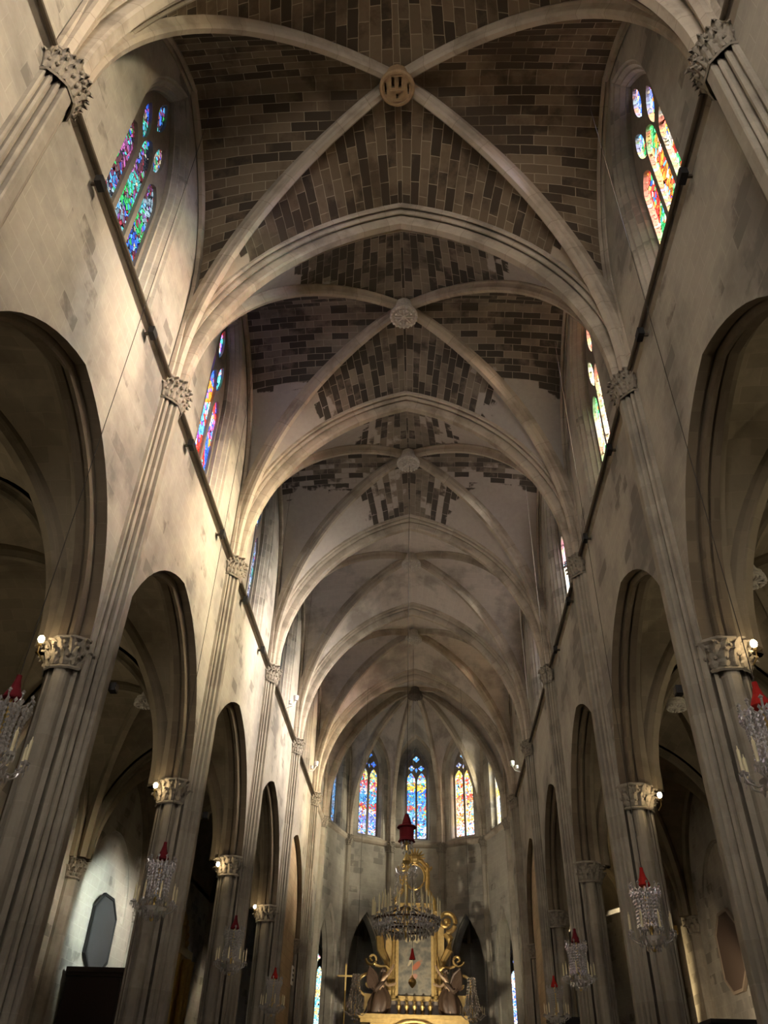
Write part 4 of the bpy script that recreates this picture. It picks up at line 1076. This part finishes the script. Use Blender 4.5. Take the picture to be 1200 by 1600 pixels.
# gilded side altar glimpsed in the right aisle and a pale one further on
for x, y, w, h, lab in [(9.9, 36.2, 1.7, 9.2, 'gilded side altar glimpsed past the right pillars'), (-9.9, 36.2, 1.7, 8.4, 'dim gilded side altar behind the left pillars')]:
    s = 1 if x > 0 else -1
    e = tag(empty('side_altar', (x, y, 0)), lab, 'altarpiece')
    m = MB(); m.box(-.4,.4,-w,w,0,2.0); m.box(-.3,.3,-w*.9,w*.9,2,h-1.6); m.box(-.5,.4,-w*1.05,w*1.05,h-1.6,h-1.3); m.build('body', GOLD, e)
    for yy in (-w*.8, -w*.45, w*.45, w*.8):
        m = MB(); m.lathe([(.2,2.0),(.2,2.2),(.14,2.3)] + [(.14 + .025*(k % 2), 2.4 + k*.22) for k in range(int((h-4.4)/.22))] + [(.2, h-1.7)], 10, (-s*.45, yy, 0)); m.build('column', GOLD, e)
    m = MB()
    for k in range(14):
        a = PI*k/13; m.ball((-s*.1, w*.8*math.cos(a), h-1.3 + 1.2*math.sin(a)), .2, 8, 6)
    m.box(-.2,.2,-w*.6,w*.6,h-1.3,h-.5); m.build('crest', GOLD, e)

# ------------------------------------------------------------------ light
def lamp(kind, name, loc, energy, color, size=.1, rot=None, **kw):
    d = bpy.data.lights.new(name, kind); d.energy = energy; d.color = color
    if kind == 'AREA':
        d.shape = 'RECTANGLE'; d.size = size[0]; d.size_y = size[1]
    else: d.shadow_soft_size = size
    for k, v_ in kw.items(): setattr(d, k, v_)
    o = bpy.data.objects.new(name, d); COL.objects.link(o); o.location = loc
    if rot: o.rotation_euler = rot
    return o
# area fill added in front of the unseen west window
lamp('AREA', 'west_fill_light', (0, Y[0] + .15, 14.5), 5200, (.93,.89,.97), (7.0, 8.0), (PI/2, 0, PI))
def aim(a, b): return (Vector(b) - Vector(a)).to_track_quat('-Z', 'Y').to_euler()
def spot(name, a, b, w, c, ang, r=.15): return lamp('SPOT', name, a, w, c, r, aim(a, b), spot_size=math.radians(ang), spot_blend=.6)
spot('aisle_fill_cool', (-7.0, 26.6, 7.9), (-10.5, 29.2, 6.1), 900, (.88,1.0,.95), 75)  # added spot without a fixture, brightens the left aisle wall
spot('aisle_fill_warm', (7.2, 27.0, 4.2), (10.5, 29.9, 4.2), 300, (1.0,.78,.52), 80)  # added warm spot for the right aisle wall, no lamp there
spot('side_altar_fill', (7.6, 34.6, 3.5), (9.6, 36.0, 5.5), 900, (1.0,.75,.4), 80)  # made-up spot that brightens the gilded side altar
spot('altar_fill', (0, 36.5, 3.0), (0, 43, 7.2), 1500, (1.0,.88,.68), 80)  # unseen spot added to lift the high altar and apse walls
for s_ in (-1, 1):                                             # warm fill spots added to brighten the aisle vaults, no fixtures behind them
    for i in (2, 3, 4):
        spot('aisle_vault_fill', (s_*9.9, Y[i] + .3, 8.0), (s_*7.4, Y[i] + 2.2, 11.6), 60 if s_ < 0 else 110, (1.0,.84,.58), 140, 0)
# low sun on the south side, spread by the old glass; it enters through the right-hand windows
el, az = math.radians(15), math.radians(18)
sd = Vector((-math.cos(el)*math.cos(az), math.cos(el)*math.sin(az), -math.sin(el)))
so = lamp('SUN', 'sun', (30, 10, 30), 80.0, (1.0,.955,.86), 0, sd.to_track_quat('-Z','Y').to_euler()); so.data.angle = math.radians(38)
W = bpy.data.worlds.new('world'); SC.world = W; W.use_nodes = True
W.node_tree.nodes['Background'].inputs[0].default_value = (.6,.7,.9,1); W.node_tree.nodes['Background'].inputs[1].default_value = .1

# ------------------------------------------------------------------ camera
F, PIT, YAW, ROL, XC = 1225.2677, .65998385, -.06414776, -.03266636, .57434535
def to_cam(v):
    X, Yy, Z = v
    c, s = math.cos(YAW), math.sin(YAW); X, Yy = c*X - s*Yy, s*X + c*Yy
    c, s = math.cos(PIT), math.sin(PIT); Yy, Z = c*Yy + s*Z, -s*Yy + c*Z
    c, s = math.cos(ROL), math.sin(ROL); X, Z = c*X - s*Z, s*X + c*Z
    return X, Yy, Z
cols = [to_cam(b) for b in ((1,0,0),(0,1,0),(0,0,1))]
right = Vector([c[0] for c in cols]); fwd = Vector([c[1] for c in cols]); up = Vector([c[2] for c in cols])
cd = bpy.data.cameras.new('camera'); cam = bpy.data.objects.new('camera', cd); COL.objects.link(cam)
cam.matrix_world = Matrix(((right.x, up.x, -fwd.x, XC), (right.y, up.y, -fwd.y, 0), (right.z, up.z, -fwd.z, 1.6), (0,0,0,1)))
cd.sensor_fit = 'VERTICAL'; cd.sensor_height = 24; cd.lens = F*24/1600; cd.clip_start = .05; cd.clip_end = 200
SC.camera = cam

SC.view_settings.view_transform = 'Standard'; SC.view_settings.look = 'None'; SC.view_settings.gamma = 1
SC.view_settings.exposure = .6; SC.view_settings.use_curve_mapping = False
SC.cycles.max_bounces = 6; SC.cycles.diffuse_bounces = 4; SC.cycles.transparent_max_bounces = 12
SC.cycles.use_denoising = True; SC.cycles.sample_clamp_indirect = 6
